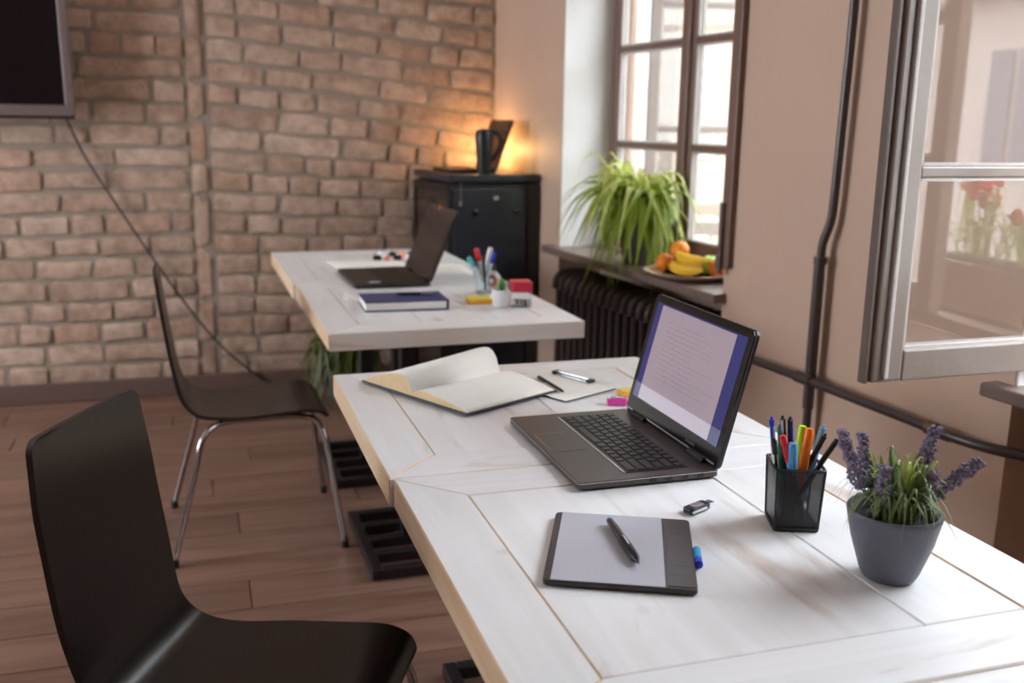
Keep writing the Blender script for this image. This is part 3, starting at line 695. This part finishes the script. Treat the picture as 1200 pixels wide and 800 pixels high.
# potted fern on the floor below the far desk
fp = thing('floor_plant', 'dark green leafy plant in a low pot on the floor against the brick wall', 'plant', (.66, 4.80, 0))
MB().lathe([(.075, 0), (.08, .005), (.10, .14), (.105, .15), (.095, .15), (.09, .13)], 22).build('pot', 'pot_grey', fp, smooth=True)
MB().lathe([(.0895, .12), (.0895, .133), (.02, .138)], 16).build('soil', 'soil', fp)
fm = leaf_meshes([(0, .026, .22, .16, .08), (0, .026, .26, .18, .16), (0, .024, .30, .13, -.06), (0, .026, .2, .2, .2), (0, .024, .36, .10, -.12)], ['fern_green'])
for i in range(170):
    a = i*2.39996; sc = random.uniform(.9, 1.35); 
    if math.sin(a) > .3: sc *= .6
    link('leaf', random.choice(fm), fp, loc=(math.cos(a)*.03, math.sin(a)*.03, .135), rot=(random.uniform(-.3, .3), random.uniform(-.15, .1), a), scale=(sc, 1.1, sc*.95))
# lavender in the grey pot
lv = thing('potted_lavender', 'small lavender plant in a smooth dark grey pot on the white desk', 'plant', on_z(1043, 683, T1)+Vector((.012, .02, 0)))
lv.location.z = T1
MB().lathe([(.032, 0), (.035, .002), (.040, .012), (.054, .055), (.0615, .090), (.0625, .096), (.0615, .0985), (.058, .0985), (.0565, .094), (.054, .07)], 40).build('pot', 'pot_grey', lv, smooth=True)
MB().lathe([(.0538, .072), (.0545, .080), (.01, .084)], 24).build('soil', 'soil', lv)
lm = leaf_meshes([(0, .0036, .05, .05, -.012, 6), (0, .0034, .06, .045, -.025, 6), (0, .0040, .07, .03, -.05, 6), (0, .0036, .05, .072, .004, 6), (0, .0052, .07, .022, -.065, 6), (0, .0036, .06, .064, -.012, 6)], ['lav_leaf', 'lav_leaf', 'lav_leaf', 'lav_leaf', 'lav_leaf_light', 'lav_leaf'])
for i in range(210):
    a = i*2.39996; r = random.uniform(.002, .03); sc = random.uniform(.65, 1.1)
    link('leaf', random.choice(lm), lv, loc=(math.cos(a)*r, math.sin(a)*r, .082), rot=(random.uniform(-.4, .4), random.uniform(-.25, .02), a), scale=(sc, 1.25, sc*1.25))
RX = Vector((RGT.x, RGT.y, 0)).normalized(); FY = Vector((FWD.x, FWD.y, 0)).normalized()
spikes = [((-.018, .0), (-.050, .0), .118, (-.078, .01), .185), ((-.010, .01), (-.030, .02), .112, (-.042, .035), .175), ((-.004, -.02), (-.026, -.02), .105, (-.030, -.025), .150),
          ((.010, .0), (.024, .0), .118, (.050, .015), .190), ((.012, -.01), (.032, -.01), .108, (.040, -.02), .142), ((.014, .0), (.048, .0), .108, (.108, .0), .152)]
for (b, m_, mz, e, ez) in spikes:
    P0, P1, P2 = [RX*q[0]+FY*q[1]+Vector((0, 0, zz)) for q, zz in ((b, .083), (m_, mz*1.10), (e, ez*1.10))]
    st = MB().tube(crom([P0, (P0+P1)/2+Vector((0, 0, .004)), P1, P2], 3), .0012, 5).build('stem', 'lav_leaf', lv)
    fl = MB(); n = 16
    for i in range(n):
        t = i/(n-1); c = P1.lerp(P2, t); rr = .0095*(1-.4*t)*(1 if t > .08 else .7)
        for j in range(6):
            an = j*PI/3+i*.6; ax = (P2-P1).normalized(); o1 = ax.orthogonal().normalized(); o2 = ax.cross(o1)
            fl.ball(c+(o1*math.cos(an)+o2*math.sin(an))*rr*random.uniform(.55, 1.35), random.uniform(.0022, .0042), 6, 4)
    fl.build('flower_spike', 'lav_flower', st, smooth=True)

# ================================================================== ON THE LAPTOP DESK
# pen cup of black wire mesh
def mesh_mat():
    m = bpy.data.materials.new('wire_mesh'); m.use_nodes = True; nt = m.node_tree; L = nt.links.new; b = nt.nodes['Principled BSDF']; o = nt.nodes['Material Output']
    b.inputs['Base Color'].default_value = (.02, .018, .02, 1); b.inputs['Roughness'].default_value = .35; b.inputs['Metallic'].default_value = .3
    tc = nt.nodes.new('ShaderNodeTexCoord'); sp = nt.nodes.new('ShaderNodeSeparateXYZ'); L(tc.outputs['Object'], sp.inputs[0])
    def wave(sock_a, sock_b, sg):
        a = nt.nodes.new('ShaderNodeMath'); a.operation = 'ADD'; L(sock_a, a.inputs[0]); L(sock_b, a.inputs[1])
        c = nt.nodes.new('ShaderNodeMath'); c.operation = 'MULTIPLY_ADD'; L(sp.outputs['Z'], c.inputs[0]); c.inputs[1].default_value = sg; L(a.outputs[0], c.inputs[2])
        s = nt.nodes.new('ShaderNodeMath'); s.operation = 'MULTIPLY'; s.inputs[1].default_value = 440; L(c.outputs[0], s.inputs[0])
        f = nt.nodes.new('ShaderNodeMath'); f.operation = 'FRACT'; L(s.outputs[0], f.inputs[0])
        g = nt.nodes.new('ShaderNodeMath'); g.operation = 'LESS_THAN'; g.inputs[1].default_value = .50; L(f.outputs[0], g.inputs[0]); return g
    g1 = wave(sp.outputs['X'], sp.outputs['Y'], 1); g2 = wave(sp.outputs['X'], sp.outputs['Y'], -1)
    mx = nt.nodes.new('ShaderNodeMath'); mx.operation = 'MAXIMUM'; L(g1.outputs[0], mx.inputs[0]); L(g2.outputs[0], mx.inputs[1])
    t = nt.nodes.new('ShaderNodeBsdfTransparent'); x = nt.nodes.new('ShaderNodeMixShader'); L(mx.outputs[0], x.inputs[0]); L(t.outputs[0], x.inputs[1]); L(b.outputs[0], x.inputs[2]); L(x.outputs[0], o.inputs[0])
    MATS['wire_mesh'] = m
mesh_mat()
pc = on_z(924, 617, T1)+Vector((.012, .012, 0)); PCR = math.radians(-20)
cup = thing('pen_cup', 'square black wire mesh pen cup full of pens on the white desk', 'pen cup', (pc.x, pc.y, T1), PCR)
cs, chh = .036, .098
wl_ = MB(); a, b = cs*.90, cs
wl_.add([(sx*k, sy*k, z) for (k, z) in ((a, .004), (b, chh)) for sx, sy in ((-1, -1), (1, -1), (1, 1), (-1, 1))], [(0, 1, 5, 4), (1, 2, 6, 5), (2, 3, 7, 6), (3, 0, 4, 7)])
wl_.build('mesh_wall', 'wire_mesh', cup)
MB().ext(rrect(2*a+.004, 2*a+.004, .006), 0, .006).build('base', 'black_plastic', cup)
rim = rrect(2*b+.002, 2*b+.002, .006, 3); MB().tube([(x, y, chh) for x, y in rim]+[(rim[0][0], rim[0][1], chh)], .0022, 8).build('rim', 'black_plastic', cup, smooth=True)
for sx in (-1, 1):
    for sy in (-1, 1): MB().tube([(sx*a, sy*a, .003), (sx*b, sy*b, chh)], .0018, 6).build('corner_rod', 'black_plastic', cup)
CUPM = Matrix.Translation((pc.x, pc.y, T1)) @ Matrix.Rotation(PCR, 4, 'Z')
def pen(label, p0, p1, r, bodyc, capc, cap=.35, kind='marker', clip=True, tipc=None, group=None):
    """a pen from its lower end p0 to its top end p1"""
    p0, p1 = Vector(p0), Vector(p1); L = (p1-p0).length; q = (p1-p0).to_track_quat('Z', 'Y')
    t = thing('pen', label, 'pen', p0, 0, group); t.rotation_mode = 'QUATERNION'; t.rotation_quaternion = q
    lc = L*(1-cap)
    MB().lathe([(r*.25, 0), (r*.8, L*.07), (r, L*.12), (r, lc)], 12).build('barrel', bodyc, t, smooth=True)
    if kind == 'ball': MB().lathe([(r*.9, lc), (r*.95, L*.97), (r*.5, L*.972), (r*.45, L)], 12).build('cap', capc, t, smooth=True)
    else: MB().lathe([(r*1.12, lc), (r*1.15, lc+.003), (r*1.05, L*.97), (r*.8, L)], 12).build('cap', capc, t, smooth=True)
    if clip: MB().box((r*1.25, 0, L-.026), (.0022, .004, .042)).build('clip', tipc or capc, t)
    return t
def cup_pt(x, y, z): return CUPM @ Vector((x, y, z))
inset = .022
pens = [  # label, top pixel, depth offset toward far(+)/near(-), radius, barrel, cap, kind, lower end in the cup
    ('white ballpoint pen with a blue push button in the mesh cup', (904, 488), .028, .0042, 'p_white', 'p_blue', 'ball', (-.018, .02), .1),
    ('green ballpoint pen in the mesh cup', (914, 497), .024, .0045, 'p_green', 'p_green', 'ball', (-.01, .018), .22),
    ('black ballpoint pen standing upright in the mesh cup', (917, 487), .020, .0045, 'black_plastic', 'black_plastic', 'ball', (-.004, .012), .15),
    ('blue ballpoint pen in the mesh cup', (926, 488), .02, .0045, 'p_blue', 'p_navy', 'ball', (.004, .018), .12),
    ('red capped felt pen in the mesh cup', (917, 510), -.012, .0052, 'black_plastic', 'p_red', 'marker', (.014, -.020), .3),
    ('pale blue capped highlighter in the mesh cup', (929, 519), -.018, .0072, 'black_plastic', 'p_lblue', 'marker', (-.006, -.018), .32),
    ('lime green highlighter in the mesh cup', (941, 499), .006, .0066, 'p_lime', 'p_lime', 'marker', (.0, .004), .4),
    ('orange highlighter in the mesh cup', (949, 502), -.004, .0066, 'p_orange', 'p_orange', 'marker', (.004, -.004), .45),
    ('light blue pen with clip at the back of the mesh cup', (966, 498), .018, .0052, 'p_sky', 'p_sky', 'ball', (.012, .012), .3),
    ('slim black pen leaning outward in the mesh cup', (968, 508), .0, .0042, 'black_plastic', 'black_plastic', 'ball', (-.018, -.004), .12),
    ('black pencil leaning furthest out of the mesh cup', (984, 512), -.010, .0038, 'black_plastic', 'silver', 'ball', (-.022, -.024), .03),
    ('silver tipped black pen at the corner of the mesh cup', (907, 513), -.006, .0045, 'p_white', 'black_plastic', 'ball', (-.02, -.01), .2)]
for lab, (px, py), off, r, bc, cc, kd, (bx, by), capf in pens:
    base = cup_pt(bx, by, .012); dd = ray(px, py); dd_h = Vector((dd.x, dd.y, 0)); k = (Vector((pc.x, pc.y, 0)).dot(FY)+off)/dd_h.dot(FY)
    top = EYEP+dd*k
    pen(lab, base, top, r, bc, cc, capf, kd, True, 'silver' if bc == 'black_plastic' and kd == 'ball' else None, 'pens in the mesh cup')
# drawing tablet with its pen
c0, c1, c2, c3 = [on_z(*q, T1+.008) for q in ((634, 678), (661, 601), (808, 693), (808, 608))]
ctr = (c0+c1+c2+c3)/4; ax = ((c2-c0)+(c3-c1)).normalized(); tl = .205; th_ = .238
tb = thing('drawing_tablet', 'flat grey drawing tablet with dark end strips on the white desk', 'tablet', (ctr.x, ctr.y, T1), math.atan2(ax.y, ax.x))
MB().ext(rrect(tl, th_, .008), .001, .0085).build('body', 'tablet_dark', tb, bevel=.0015)
MB().box((-.0160, 0, .0087), (.152, th_-.004, .001)).build('drawing_area', 'tablet_grey', tb)
MB().box((tl/2-.0205, 0, .0088), (.037, th_-.012, .001)).build('button_strip', 'tablet_dark', tb)
for yy in (-.07, -.04, .04, .07): MB().box((tl/2-.021, yy, .0092), (.026, .020, .0004)).build('button', 'tablet_dark', tb, bevel=.0003)
s0, s1 = on_z(749, 660, T1+.0165), on_z(714, 609, T1+.0165)
sty = thing('stylus', 'dark stylus pen with a blue end lying on the drawing tablet', 'stylus', s0); sty.rotation_mode = 'QUATERNION'; sty.rotation_quaternion = (s1-s0).to_track_quat('Z', 'Y'); sl = (s1-s0).length
MB().lathe([(.0008, 0), (.0012, .004), (.0045, .012), (.0066, .02), (.0072, .05), (.0066, sl*.52)], 16).build('grip', 'black_plastic', sty, smooth=True)
MB().lathe([(.0062, sl*.52), (.006, sl*.8), (.0054, sl-.006)], 16).build('barrel', 'laptop_deck', sty, smooth=True)
MB().lathe([(.0054, sl-.006), (.0052, sl-.001), (.002, sl)], 16).build('end_ring', 'p_cyan', sty, smooth=True)
MB().box((0, .0066, sl*.42), (.003, .0016, .03)).build('side_switch', 'silver', sty)
# usb stick and blue cap
u0, u1 = on_z(801, 604, T1), on_z(831, 592, T1); du = u1-u0
us = thing('usb_stick', 'small black and silver usb stick beside the drawing tablet', 'usb stick', ((u0+u1)/2), math.atan2(du.y, du.x)); us.location.z = T1
MB().ext(rrect(.050, .020, .005), .0005, .010).build('body', 'black_plastic', us, bevel=.002)
MB().box((.0, 0, .0105), (.022, .012, .0016)).build('inlay', 'silver', us, bevel=.0005)
MB().box((.031, 0, .005), (.014, .012, .0045)).build('plug', 'silver', us)
MB().box((-.005, -.0103, .005), (.036, .0012, .004)).build('side_rail', 'silver', us)
k0, k1 = on_z(816, 643, T1+.006), on_z(819, 662, T1+.006)
bc_ = thing('pen_cap', 'loose bright blue pen cap lying by the drawing tablet', 'pen cap', k0); bc_.rotation_mode = 'QUATERNION'; bc_.rotation_quaternion = (k1-k0).to_track_quat('Z', 'Y'); lk = max(.03, (k1-k0).length)
MB().lathe([(.0045, 0), (.0058, .003), (.0060, lk*.7)], 14).build('shell', 'p_cyan', bc_, smooth=True)
MB().lathe([(.0060, lk*.7), (.0060, lk-.001), (.0045, lk)], 14).build('dark_end', 'p_blue', bc_, smooth=True)
# open notebook
n0, nm, n1 = on_z(424, 449, T1), on_z(487, 467, T1), on_z(548, 489, T1)
axn = (n1-n0).normalized(); hp = Vector((-axn.y, axn.x, 0))
if hp.dot(FY) < 0: hp = -hp
nb = thing('notebook', 'open blank notebook with dark cover and cream page edges on the white desk', 'notebook', (n0+n1)/2, math.atan2(axn.y, axn.x)); nb.location.z = T1+.0036
pwid = (n1-n0).length/2; ph_ = .275
MB().box((0, ph_/2, .0022), (2*pwid, ph_+.004, .003)).build('cover', 'cover_navy', nb, bevel=.0008)
for sg, ht, far in ((-1, .034, 1.45), (1, .013, 1.02)):
    m = MB(); K = 14; top = []; 
    for i in range(K+1):
        t = i/K; x = sg*(pwid-.006)*t
        z = .006+ht*(math.sin(PI*min(1, t*1.25+.10))**.8 if t < .72 else 0)
        z = .005+ht*max(0, (1-math.exp(-t*9)) * (1-t)**.75*1.55)+.0035*(1-t)
        top.append((x, z))
    vs = [(x, .003, .0037) for x, z in top]+[(x, .003, z) for x, z in top]+[(x, ph_-.003, .0037) for x, z in top]+[(x, ph_-.003, z*far) for x, z in top]
    n = K+1; fs_side = []; fs_top = []
    for i in range(K):
        fs_side += [(i, i+1, n+i+1, n+i), (2*n+i, 3*n+i, 3*n+i+1, 2*n+i+1)]; fs_top.append((n+i, n+i+1, 3*n+i+1, 3*n+i))
    fs_side.append((K, 2*n+K, 3*n+K, n+K))
    m.add(vs, fs_top, 0); m.f += fs_side; m.mi += [1]*len(fs_side)
    o = m.build('page_block', ['paper', 'page_edge'], nb, smooth=False)
    me = o.data
    for p in me.polygons: p.use_smooth = (p.material_index == 0)
MB().tube([(0, .004, .0085), (0, ph_-.004, .0085)], .0012, 6).build('ribbon', 'page_edge', nb)
# clipboard
cr_ = on_z(722, 456, T1); ca = Vector((-.44, .9, 0)).normalized(); cdn = Vector((-.9, -.44, 0)).normalized()
cbp = thing('clipboard', 'clipboard with cream paper and metal clip next to the open notebook', 'clipboard', (cr_.x, cr_.y, T1), math.atan2(ca.y, ca.x))
# local x along the clip edge, local y toward the lower end
MB().box((.115, .085, .0012), (.23, .17, .0022)).build('board', 'cover_navy', cbp, bevel=.0006)
MB().box((.115, .086, .0028), (.227, .166, .0010)).build('paper', 'paper', cbp)
ck = MB().box((.125, .014, .0055), (.105, .014, .003)).build('clip', 'silver', cbp, bevel=.001)
MB().tube([(.07, .010, .010), (.18, .010, .010)], .0022, 8).build('clip_bar', 'silver', ck, smooth=True)
for xx in (.070, .180): MB().box((xx, .012, .008), (.014, .020, .008)).build('clip_end', 'black_plastic', ck, bevel=.002)
q0, q1 = on_z(661, 454, T1+.0185), on_z(631, 436, T1+.0185)
pen('slim black pen resting across the clipboard paper', q0-Vector((0, 0, .0102)), q1-Vector((0, 0, .0102)), .0036, 'black_plastic', 'black_plastic', .3, 'ball')
# pink eraser and amber eraser
e0 = on_z(723, 474, T1)
er = thing('sharpener', 'small bright pink sharpener beside the laptop', 'sharpener', (e0.x, e0.y, T1), math.radians(-20))
MB().ext(rrect(.045, .022, .006), .0005, .016).build('body', 'p_pink', er, bevel=.003)
MB().box((.0, 0, .0168), (.022, .012, .0014)).build('blade', 'silver', er)
MB().box((-.018, 0, .0168), (.006, .018, .0018)).build('rib', 'p_white', er, bevel=.0004)
e1 = on_z(734, 462, T1)
ey = thing('sticky_notes', 'tiny amber pad of sticky notes half behind the laptop', 'notepad', (e1.x+.005, e1.y, T1), math.radians(10))
MB().box((0, 0, .006), (.045, .03, .011)).build('pad', 'p_amber', ey, bevel=.001)
MB().box((0, 0, .0118), (.044, .029, .0006)).build('top_sheet', 'p_yellow', ey)

# ================================================================== ON THE FAR DESKS
bk = thing('blue_book', 'thick notebook with blue cover on the far white desk', 'book', (.617, 3.095, T2), math.radians(-1.5))
MB().box((0, 0, .0018), (.265, .17, .0035)).build('cover', 'p_navy', bk, bevel=.001)
MB().box((-.002, 0, .0155), (.255, .162, .0235)).build('page_block', 'paper', bk)
MB().box((0, 0, .0292), (.265, .17, .0035)).build('cover', 'p_navy', bk, bevel=.001)
MB().box((.132, 0, .0155), (.003, .17, .0305)).build('spine', 'p_navy', bk)
a0, a1 = Vector((.72, 3.10, T2+.0358)), Vector((.60, 3.125, T2+.0358))
pen('dark pen with a silver end lying on the blue book', a1, a0, .0045, 'black_plastic', 'silver', .35, 'ball')
# clear cup with pens
fc = on_z(564, 346, T2)+Vector((.02, .03, 0))
fcup = thing('glass_cup', 'clear glass cup full of pens behind the yellow sticky notes', 'cup', (fc.x, fc.y, T2))
m = MB(); m.lathe([(.030, .0), (.034, .004), (.040, .105), (.038, .105), (.032, .008)], 24); m.build('glass', 'clear_glass', fcup, smooth=True)
FC = Vector((fc.x, fc.y, T2))
for lab, (px, py), off, r, bc, cc, (bx, by), cpf in [
        ('teal capped marker in the glass cup', (549, 301), .0, .008, 'p_white', 'p_teal', (.01, .0), .3),
        ('red and white marker in the glass cup', (558, 291), .01, .008, 'p_white', 'p_red', (.012, .012), .3),
        ('white marker with a blue cap in the glass cup', (580, 296), .0, .007, 'p_white', 'p_blue', (-.010, -.008), .28),
        ('plain white marker in the glass cup', (575, 290), .012, .008, 'p_white', 'p_white', (-.006, .016), .3),
        ('dark pen in the glass cup', (566, 300), -.012, .005, 'black_plastic', 'black_plastic', (0, -.012), .3)]:
    dd = ray(px, py); k = (Vector((FC.x, FC.y, 0)).dot(FY)+off)/Vector((dd.x, dd.y, 0)).dot(FY)
    pen(lab, FC+Vector((bx, by, .012)), EYEP+dd*k, r, bc, cc, cpf, 'marker', False, None, 'markers in the glass cup')
tr = on_z(571, 338, T2)+Vector((0, -.05, 0))
tp = thing('tape_roll', 'roll of tape standing on edge with an amber ring by the glass cup', 'tape', (tr.x, tr.y, T2+.036), math.radians(-18))
def ring(ro, ri, y0, y1):
    m = MB(); n = 28; vs = []
    for r, y in ((ro, y0), (ro, y1), (ri, y1), (ri, y0)): vs += [(r*math.cos(2*PI*i/n), y, r*math.sin(2*PI*i/n)) for i in range(n)]
    m.add(vs, [(k*n+i, k*n+(i+1) % n, ((k+1) % 4)*n+(i+1) % n, ((k+1) % 4)*n+i) for k in range(4) for i in range(n)]); return m
ring(.035, .024, -.009, .009).build('tape', 'p_white', tp, smooth=True)
ring(.0238, .017, -.0095, .0095).build('core', 'p_orange', tp, smooth=True)
ring(.0168, .010, -.006, .006).build('hub', 'p_navy', tp, smooth=True)
yl = on_z(564, 356, T2)
yp = thing('sticky_notes', 'bright yellow pad of sticky notes near the succulent', 'notepad', (yl.x, yl.y+.03, T2), math.radians(-4))
MB().box((0, 0, .008), (.076, .074, .015)).build('pad', 'p_amber', yp, bevel=.001)
MB().box((0, 0, .0162), (.075, .073, .0012)).build('top_sheet', 'p_yellow', yp)
sc_ = on_z(590, 360, T2)
su = thing('succulent', 'tiny spiky green succulent in a small white pot', 'plant', (sc_.x, sc_.y+.02, T2))
MB().lathe([(.024, 0), (.026, .003), (.033, .056), (.029, .056), (.027, .045)], 24).build('pot', 'p_white', su, smooth=True)
MB().lathe([(.0278, .04), (.0282, .047), (.005, .05)], 16).build('soil', 'soil', su)
leafmat('succ_green', srgb(110, 170, 90), .1)
um = leaf_meshes([(0, .012, .03, .030, -.012, 5), (0, .012, .04, .018, -.030, 5), (0, .011, .02, .036, .0, 5)], ['succ_green'])
for i in range(22): link('leaf', um[i % 3], su, loc=(0, 0, .048), rot=(0, random.uniform(-.2, .1), i*2.4))
rj = on_z(611, 362, T2)
jr = thing('glass_jar', 'small clear box with a dark pink lid next to the succulent', 'jar', (rj.x+.012, rj.y+.05, T2), math.radians(-8))
MB().ext(rrect(.066, .066, .008), .001, .05).build('glass', 'clear_glass', jr)
MB().ext(rrect(.070, .070, .008), .05, .084).build('lid', 'p_lid', jr, bevel=.004)
for i in range(5): MB().box((-.018+i*.009, .004*(i % 2), .012), (.006, .03, .02), rz=.3*i).build('content', 'silver', jr)
rl = on_z(409, 354, T2)
tag(MB().tube([(rl.x+.02*math.cos(t*.5)*(1-t*.03), rl.y+.004*t-.03, T2+.0135+.012*math.sin(t*.5)*(1-t*.03)) for t in range(22)], .0042, 8).build('paper_curl', 'paper', None, smooth=True), 'small pale curl of paper ribbon beside the blue book', 'paper curl')
# loose sheets, clips and a cord
for i, (x, y, a, w_, h_, lab) in enumerate([(.66, 4.06, .10, .30, .21, 'loose white sheet of paper beside the heap of binder clips'), (.93, 3.84, -.1, .21, .29, 'loose white sheet of paper behind the lid of the black laptop')]):
    m = MB(); K = 6
    m.add([(w_*(u/K-.5), h_*(v/K-.5), .0014+.0035*abs(math.sin(u*.8+i))*math.sin(v*.7)**2 * (0 if u in (0, K) else 1)) for v in range(K+1) for u in range(K+1)], [(v*(K+1)+u, v*(K+1)+u+1, (v+1)*(K+1)+u+1, (v+1)*(K+1)+u) for v in range(K) for u in range(K)])
    o = m.build('paper_sheet', 'paper', None, smooth=True); tag(o, lab, 'paper', 'loose sheets on the far desk'); o.location = (x, y, T2+.0005); o.rotation_euler = (0, 0, a)
    sf = o.modifiers.new('thickness', 'SOLIDIFY'); sf.thickness = .0006
for i, (px, py, mt) in enumerate([(442, 303, 'steel_black'), (448, 299, 'p_white'), (454, 303, 'p_orange'), (460, 299, 'steel_black'), (466, 303, 'steel_black'), (471, 300, 'p_orange'), (477, 303, 'p_white'), (481, 299, 'steel_black')]):
    q = on_z(px, py, T2+.01)
    o = thing('binder_clip', 'small %s binder clip in the heap behind the black laptop' % {'steel_black': 'black', 'p_white': 'white', 'p_orange': 'orange'}[mt], 'binder clip', (q.x, q.y, T2+.006), i*.7, 'heap of binder clips')
    MB().add([(-.016, -.012, 0), (.016, -.012, 0), (.016, .012, 0), (-.016, .012, 0), (-.016, -.002, .02), (.016, -.002, .02), (.016, .002, .02), (-.016, .002, .02)], [(0, 1, 5, 4), (2, 3, 7, 6), (1, 2, 6, 5), (3, 0, 4, 7), (4, 5, 6, 7), (3, 2, 1, 0)]).build('body', mt, o, bevel=.001)
    MB().tube([(-.006, 0, .019), (-.007, .004, .036), (.007, .004, .036), (.006, 0, .019)], .0012, 6).build('handle', 'silver', o)

# ================================================================== ON THE SILL
bp_ = W(1.815, .085, SILL1+.012)
pt = thing('fruit_plate', 'round pale wooden plate carrying fruit on the window sill', 'plate', bp_)
MB().lathe([(.11, 0), (.12, .003), (.165, .016), (.178, .026), (.174, .027), (.16, .021), (.11, .009), (.01, .008)], 36).build('plate', 'plate_wood', pt, smooth=True)
for k in range(2): MB().lathe([(.060+.05*k, .0088+.001*k), (.062+.05*k, .0094+.001*k), (.064+.05*k, .0088+.001*k)], 30).build('ring_line', 'plate_wood', pt)
def sp_(s, n, z): return W(1.80+s, .085+n, SILL1+.012+z)
for (s, n, z, r), lab in zip([(-.100, -.045, .042, .036), (-.085, .035, .044, .036), (-.052, -.012, .094, .037)], ['ripe orange low on the fruit plate beside the bananas', 'ripe orange at the back of the fruit plate touching the spider plant', 'ripe orange resting on top of two others on the fruit plate']):
    o = thing('orange', lab, 'orange', sp_(s, n, z), 0, 'oranges on the plate')
    MB().lathe([(max(.0008, math.sin(PI*i/12)**.95)*r, -math.cos(PI*i/12)*r*.94 + (.003 if i == 12 else 0)) for i in range(13)], 20).build('flesh', 'orange_skin', o, smooth=True)
    MB().lathe([(.004, r*.92), (.003, r*.92+.003)], 8).build('stem', 'banana_tip', o)
for k, (n, z, lab) in enumerate([(-.085, .041, 'yellow banana lying lowest along the rim of the fruit plate'), (-.055, .076, 'yellow banana lying on top of the lower banana')]):
    o = thing('banana', lab, 'banana', sp_(.075, n, z), WROT, 'bananas on the plate')
    pts = [(-.10+.20*t, .028*(2*t-1)**2*(1 if k == 0 else .6), .010*(2*t-1)**2) for t in [i/12 for i in range(13)]]
    rs = [.008, .014, .0185, .021, .0215, .0215, .0215, .0215, .021, .0195, .017, .012, .007]
    MB().tube(pts, rs, 8).build('skin', 'banana_skin', o, smooth=True)
    MB().tube([pts[0], Vector(pts[0])+Vector((-.016, .006, .004))], [.006, .004], 8).build('stalk', 'banana_tip', o, smooth=True)
ap = thing('apple', 'green apple at the back of the fruit plate', 'apple', sp_(.045, .065, .046))
MB().lathe([(.006, -.032), (.02, -.036), (.034, -.018), (.037, .004), (.033, .024), (.018, .034), (.006, .028), (.001, .024)], 20).build('flesh', 'apple_green', ap, smooth=True)
MB().tube([(0, 0, .026), (.003, .0, .044)], .0014, 6).build('stem', 'banana_tip', ap)
ap2 = thing('apple', 'red and yellow apple beside the green apple on the fruit plate', 'apple', sp_(.125, .045, .046))
mat('apple_blush', srgb(214, 130, 70), .35, noise_amt=.3, nscale=18)
MB().lathe([(.006, -.032), (.02, -.036), (.034, -.018), (.037, .004), (.033, .024), (.018, .034), (.006, .028), (.001, .024)], 20).build('flesh', 'apple_blush', ap2, smooth=True)
MB().tube([(0, 0, .026), (-.003, .0, .044)], .0014, 6).build('stem', 'banana_tip', ap2)

# ================================================================== OUTSIDE
struct(MB().box((14, 0, -4.1), (40, 60, .2)).build('ground', 'ground_out'))
def house(label, s0, s1, n, z0, z1, m, wins, roof=True):
    h = thing('house', label, 'building', W((s0+s1)/2, n, 0), WROT); w = s1-s0
    MB().box((0, 2, (z0+z1)/2), (w, 4, z1-z0)).build('wall', m, h)
    x = -w/2+.9
    while x < w/2-1:
        for zz in (-2.2, .9, 4.0):
            if zz+1.7 > z1: continue
            f = MB().box((x, -.03, zz+.75), (1.15, .1, 1.75)).build('window_surround', 'facade_white', h)
            for dx_ in (-.26, .26): MB().box((x+dx_, -.09, zz+.75), (.44, .03, 1.5)).build('pane', 'facade_dark', f)
        x += wins
    MB().box((0, -.15, z1), (w+.3, .5, .25)).build('cornice', 'facade_white', h)
    if roof: MB().add([(-w/2-.2, -.5, z1+.12), (w/2+.2, -.5, z1+.12), (w/2+.2, 2.2, z1+2.4), (-w/2-.2, 2.2, z1+2.4), (-w/2-.2, 4.5, z1+.12), (w/2+.2, 4.5, z1+.12)], [(0, 1, 2, 3), (3, 2, 5, 4), (0, 3, 4), (1, 5, 2), (0, 4, 5, 1)]).build('roof', 'roof_tile', h)
    return h
house('beige town house with a tiled roof across the street', -12, 2.0, 8.5, -4, 4.6, 'facade', 2.3)
house('long pale stone house down the street', -36, -14, 7.6, -4, 7.5, 'facade_white', 2.2)
house('pale town house farther along the street', 4.2, 15, 8.0, -4, 3.2, 'facade_white', 2.6)
# window box with red flowers outside the second window
fbx = thing('flower_box', 'planter with red flowers and grassy leaves outside the open window', 'planter', W(3.95, .56, .80), WROT)
MB().box((0, 0, .08), (.9, .18, .15)).build('box', 'frame_brown', fbx, bevel=.01)
MB().box((0, 0, .156), (.86, .14, .01)).build('soil', 'soil', fbx)
MB().box((0, -.06, -.012), (.8, .05, .02)).build('ledge_bracket', 'steel_black', fbx)
ol = leaf_meshes([(0, .012, .18, .14, .04), (0, .012, .22, .16, .1), (0, .012, .28, .08, -.1), (0, .012, .2, .18, .16)], ['out_leaf'])
for i in range(90):
    a = random.uniform(0, 6.28); link('leaf', random.choice(ol), fbx, loc=(random.uniform(-.4, .4), random.uniform(-.04, .04), .16), rot=(0, random.uniform(-.2, .1), a), scale=(1, 1, random.uniform(.7, 1.1)))
for i in range(16):
    x, y, h_ = random.uniform(-.4, .4), random.uniform(-.06, .06), random.uniform(.26, .42)
    st = MB().tube([(x*.9, y*.6, .16), (x, y, h_)], .003, 5).build('stem', 'out_leaf', fbx)
    fl = MB()
    for j in range(9): fl.ball((x+random.uniform(-.028, .028), y+random.uniform(-.028, .028), h_+random.uniform(-.012, .025)), random.uniform(.011, .018), 7, 5)
    fl.build('blossom', 'flower_red', st, smooth=True)
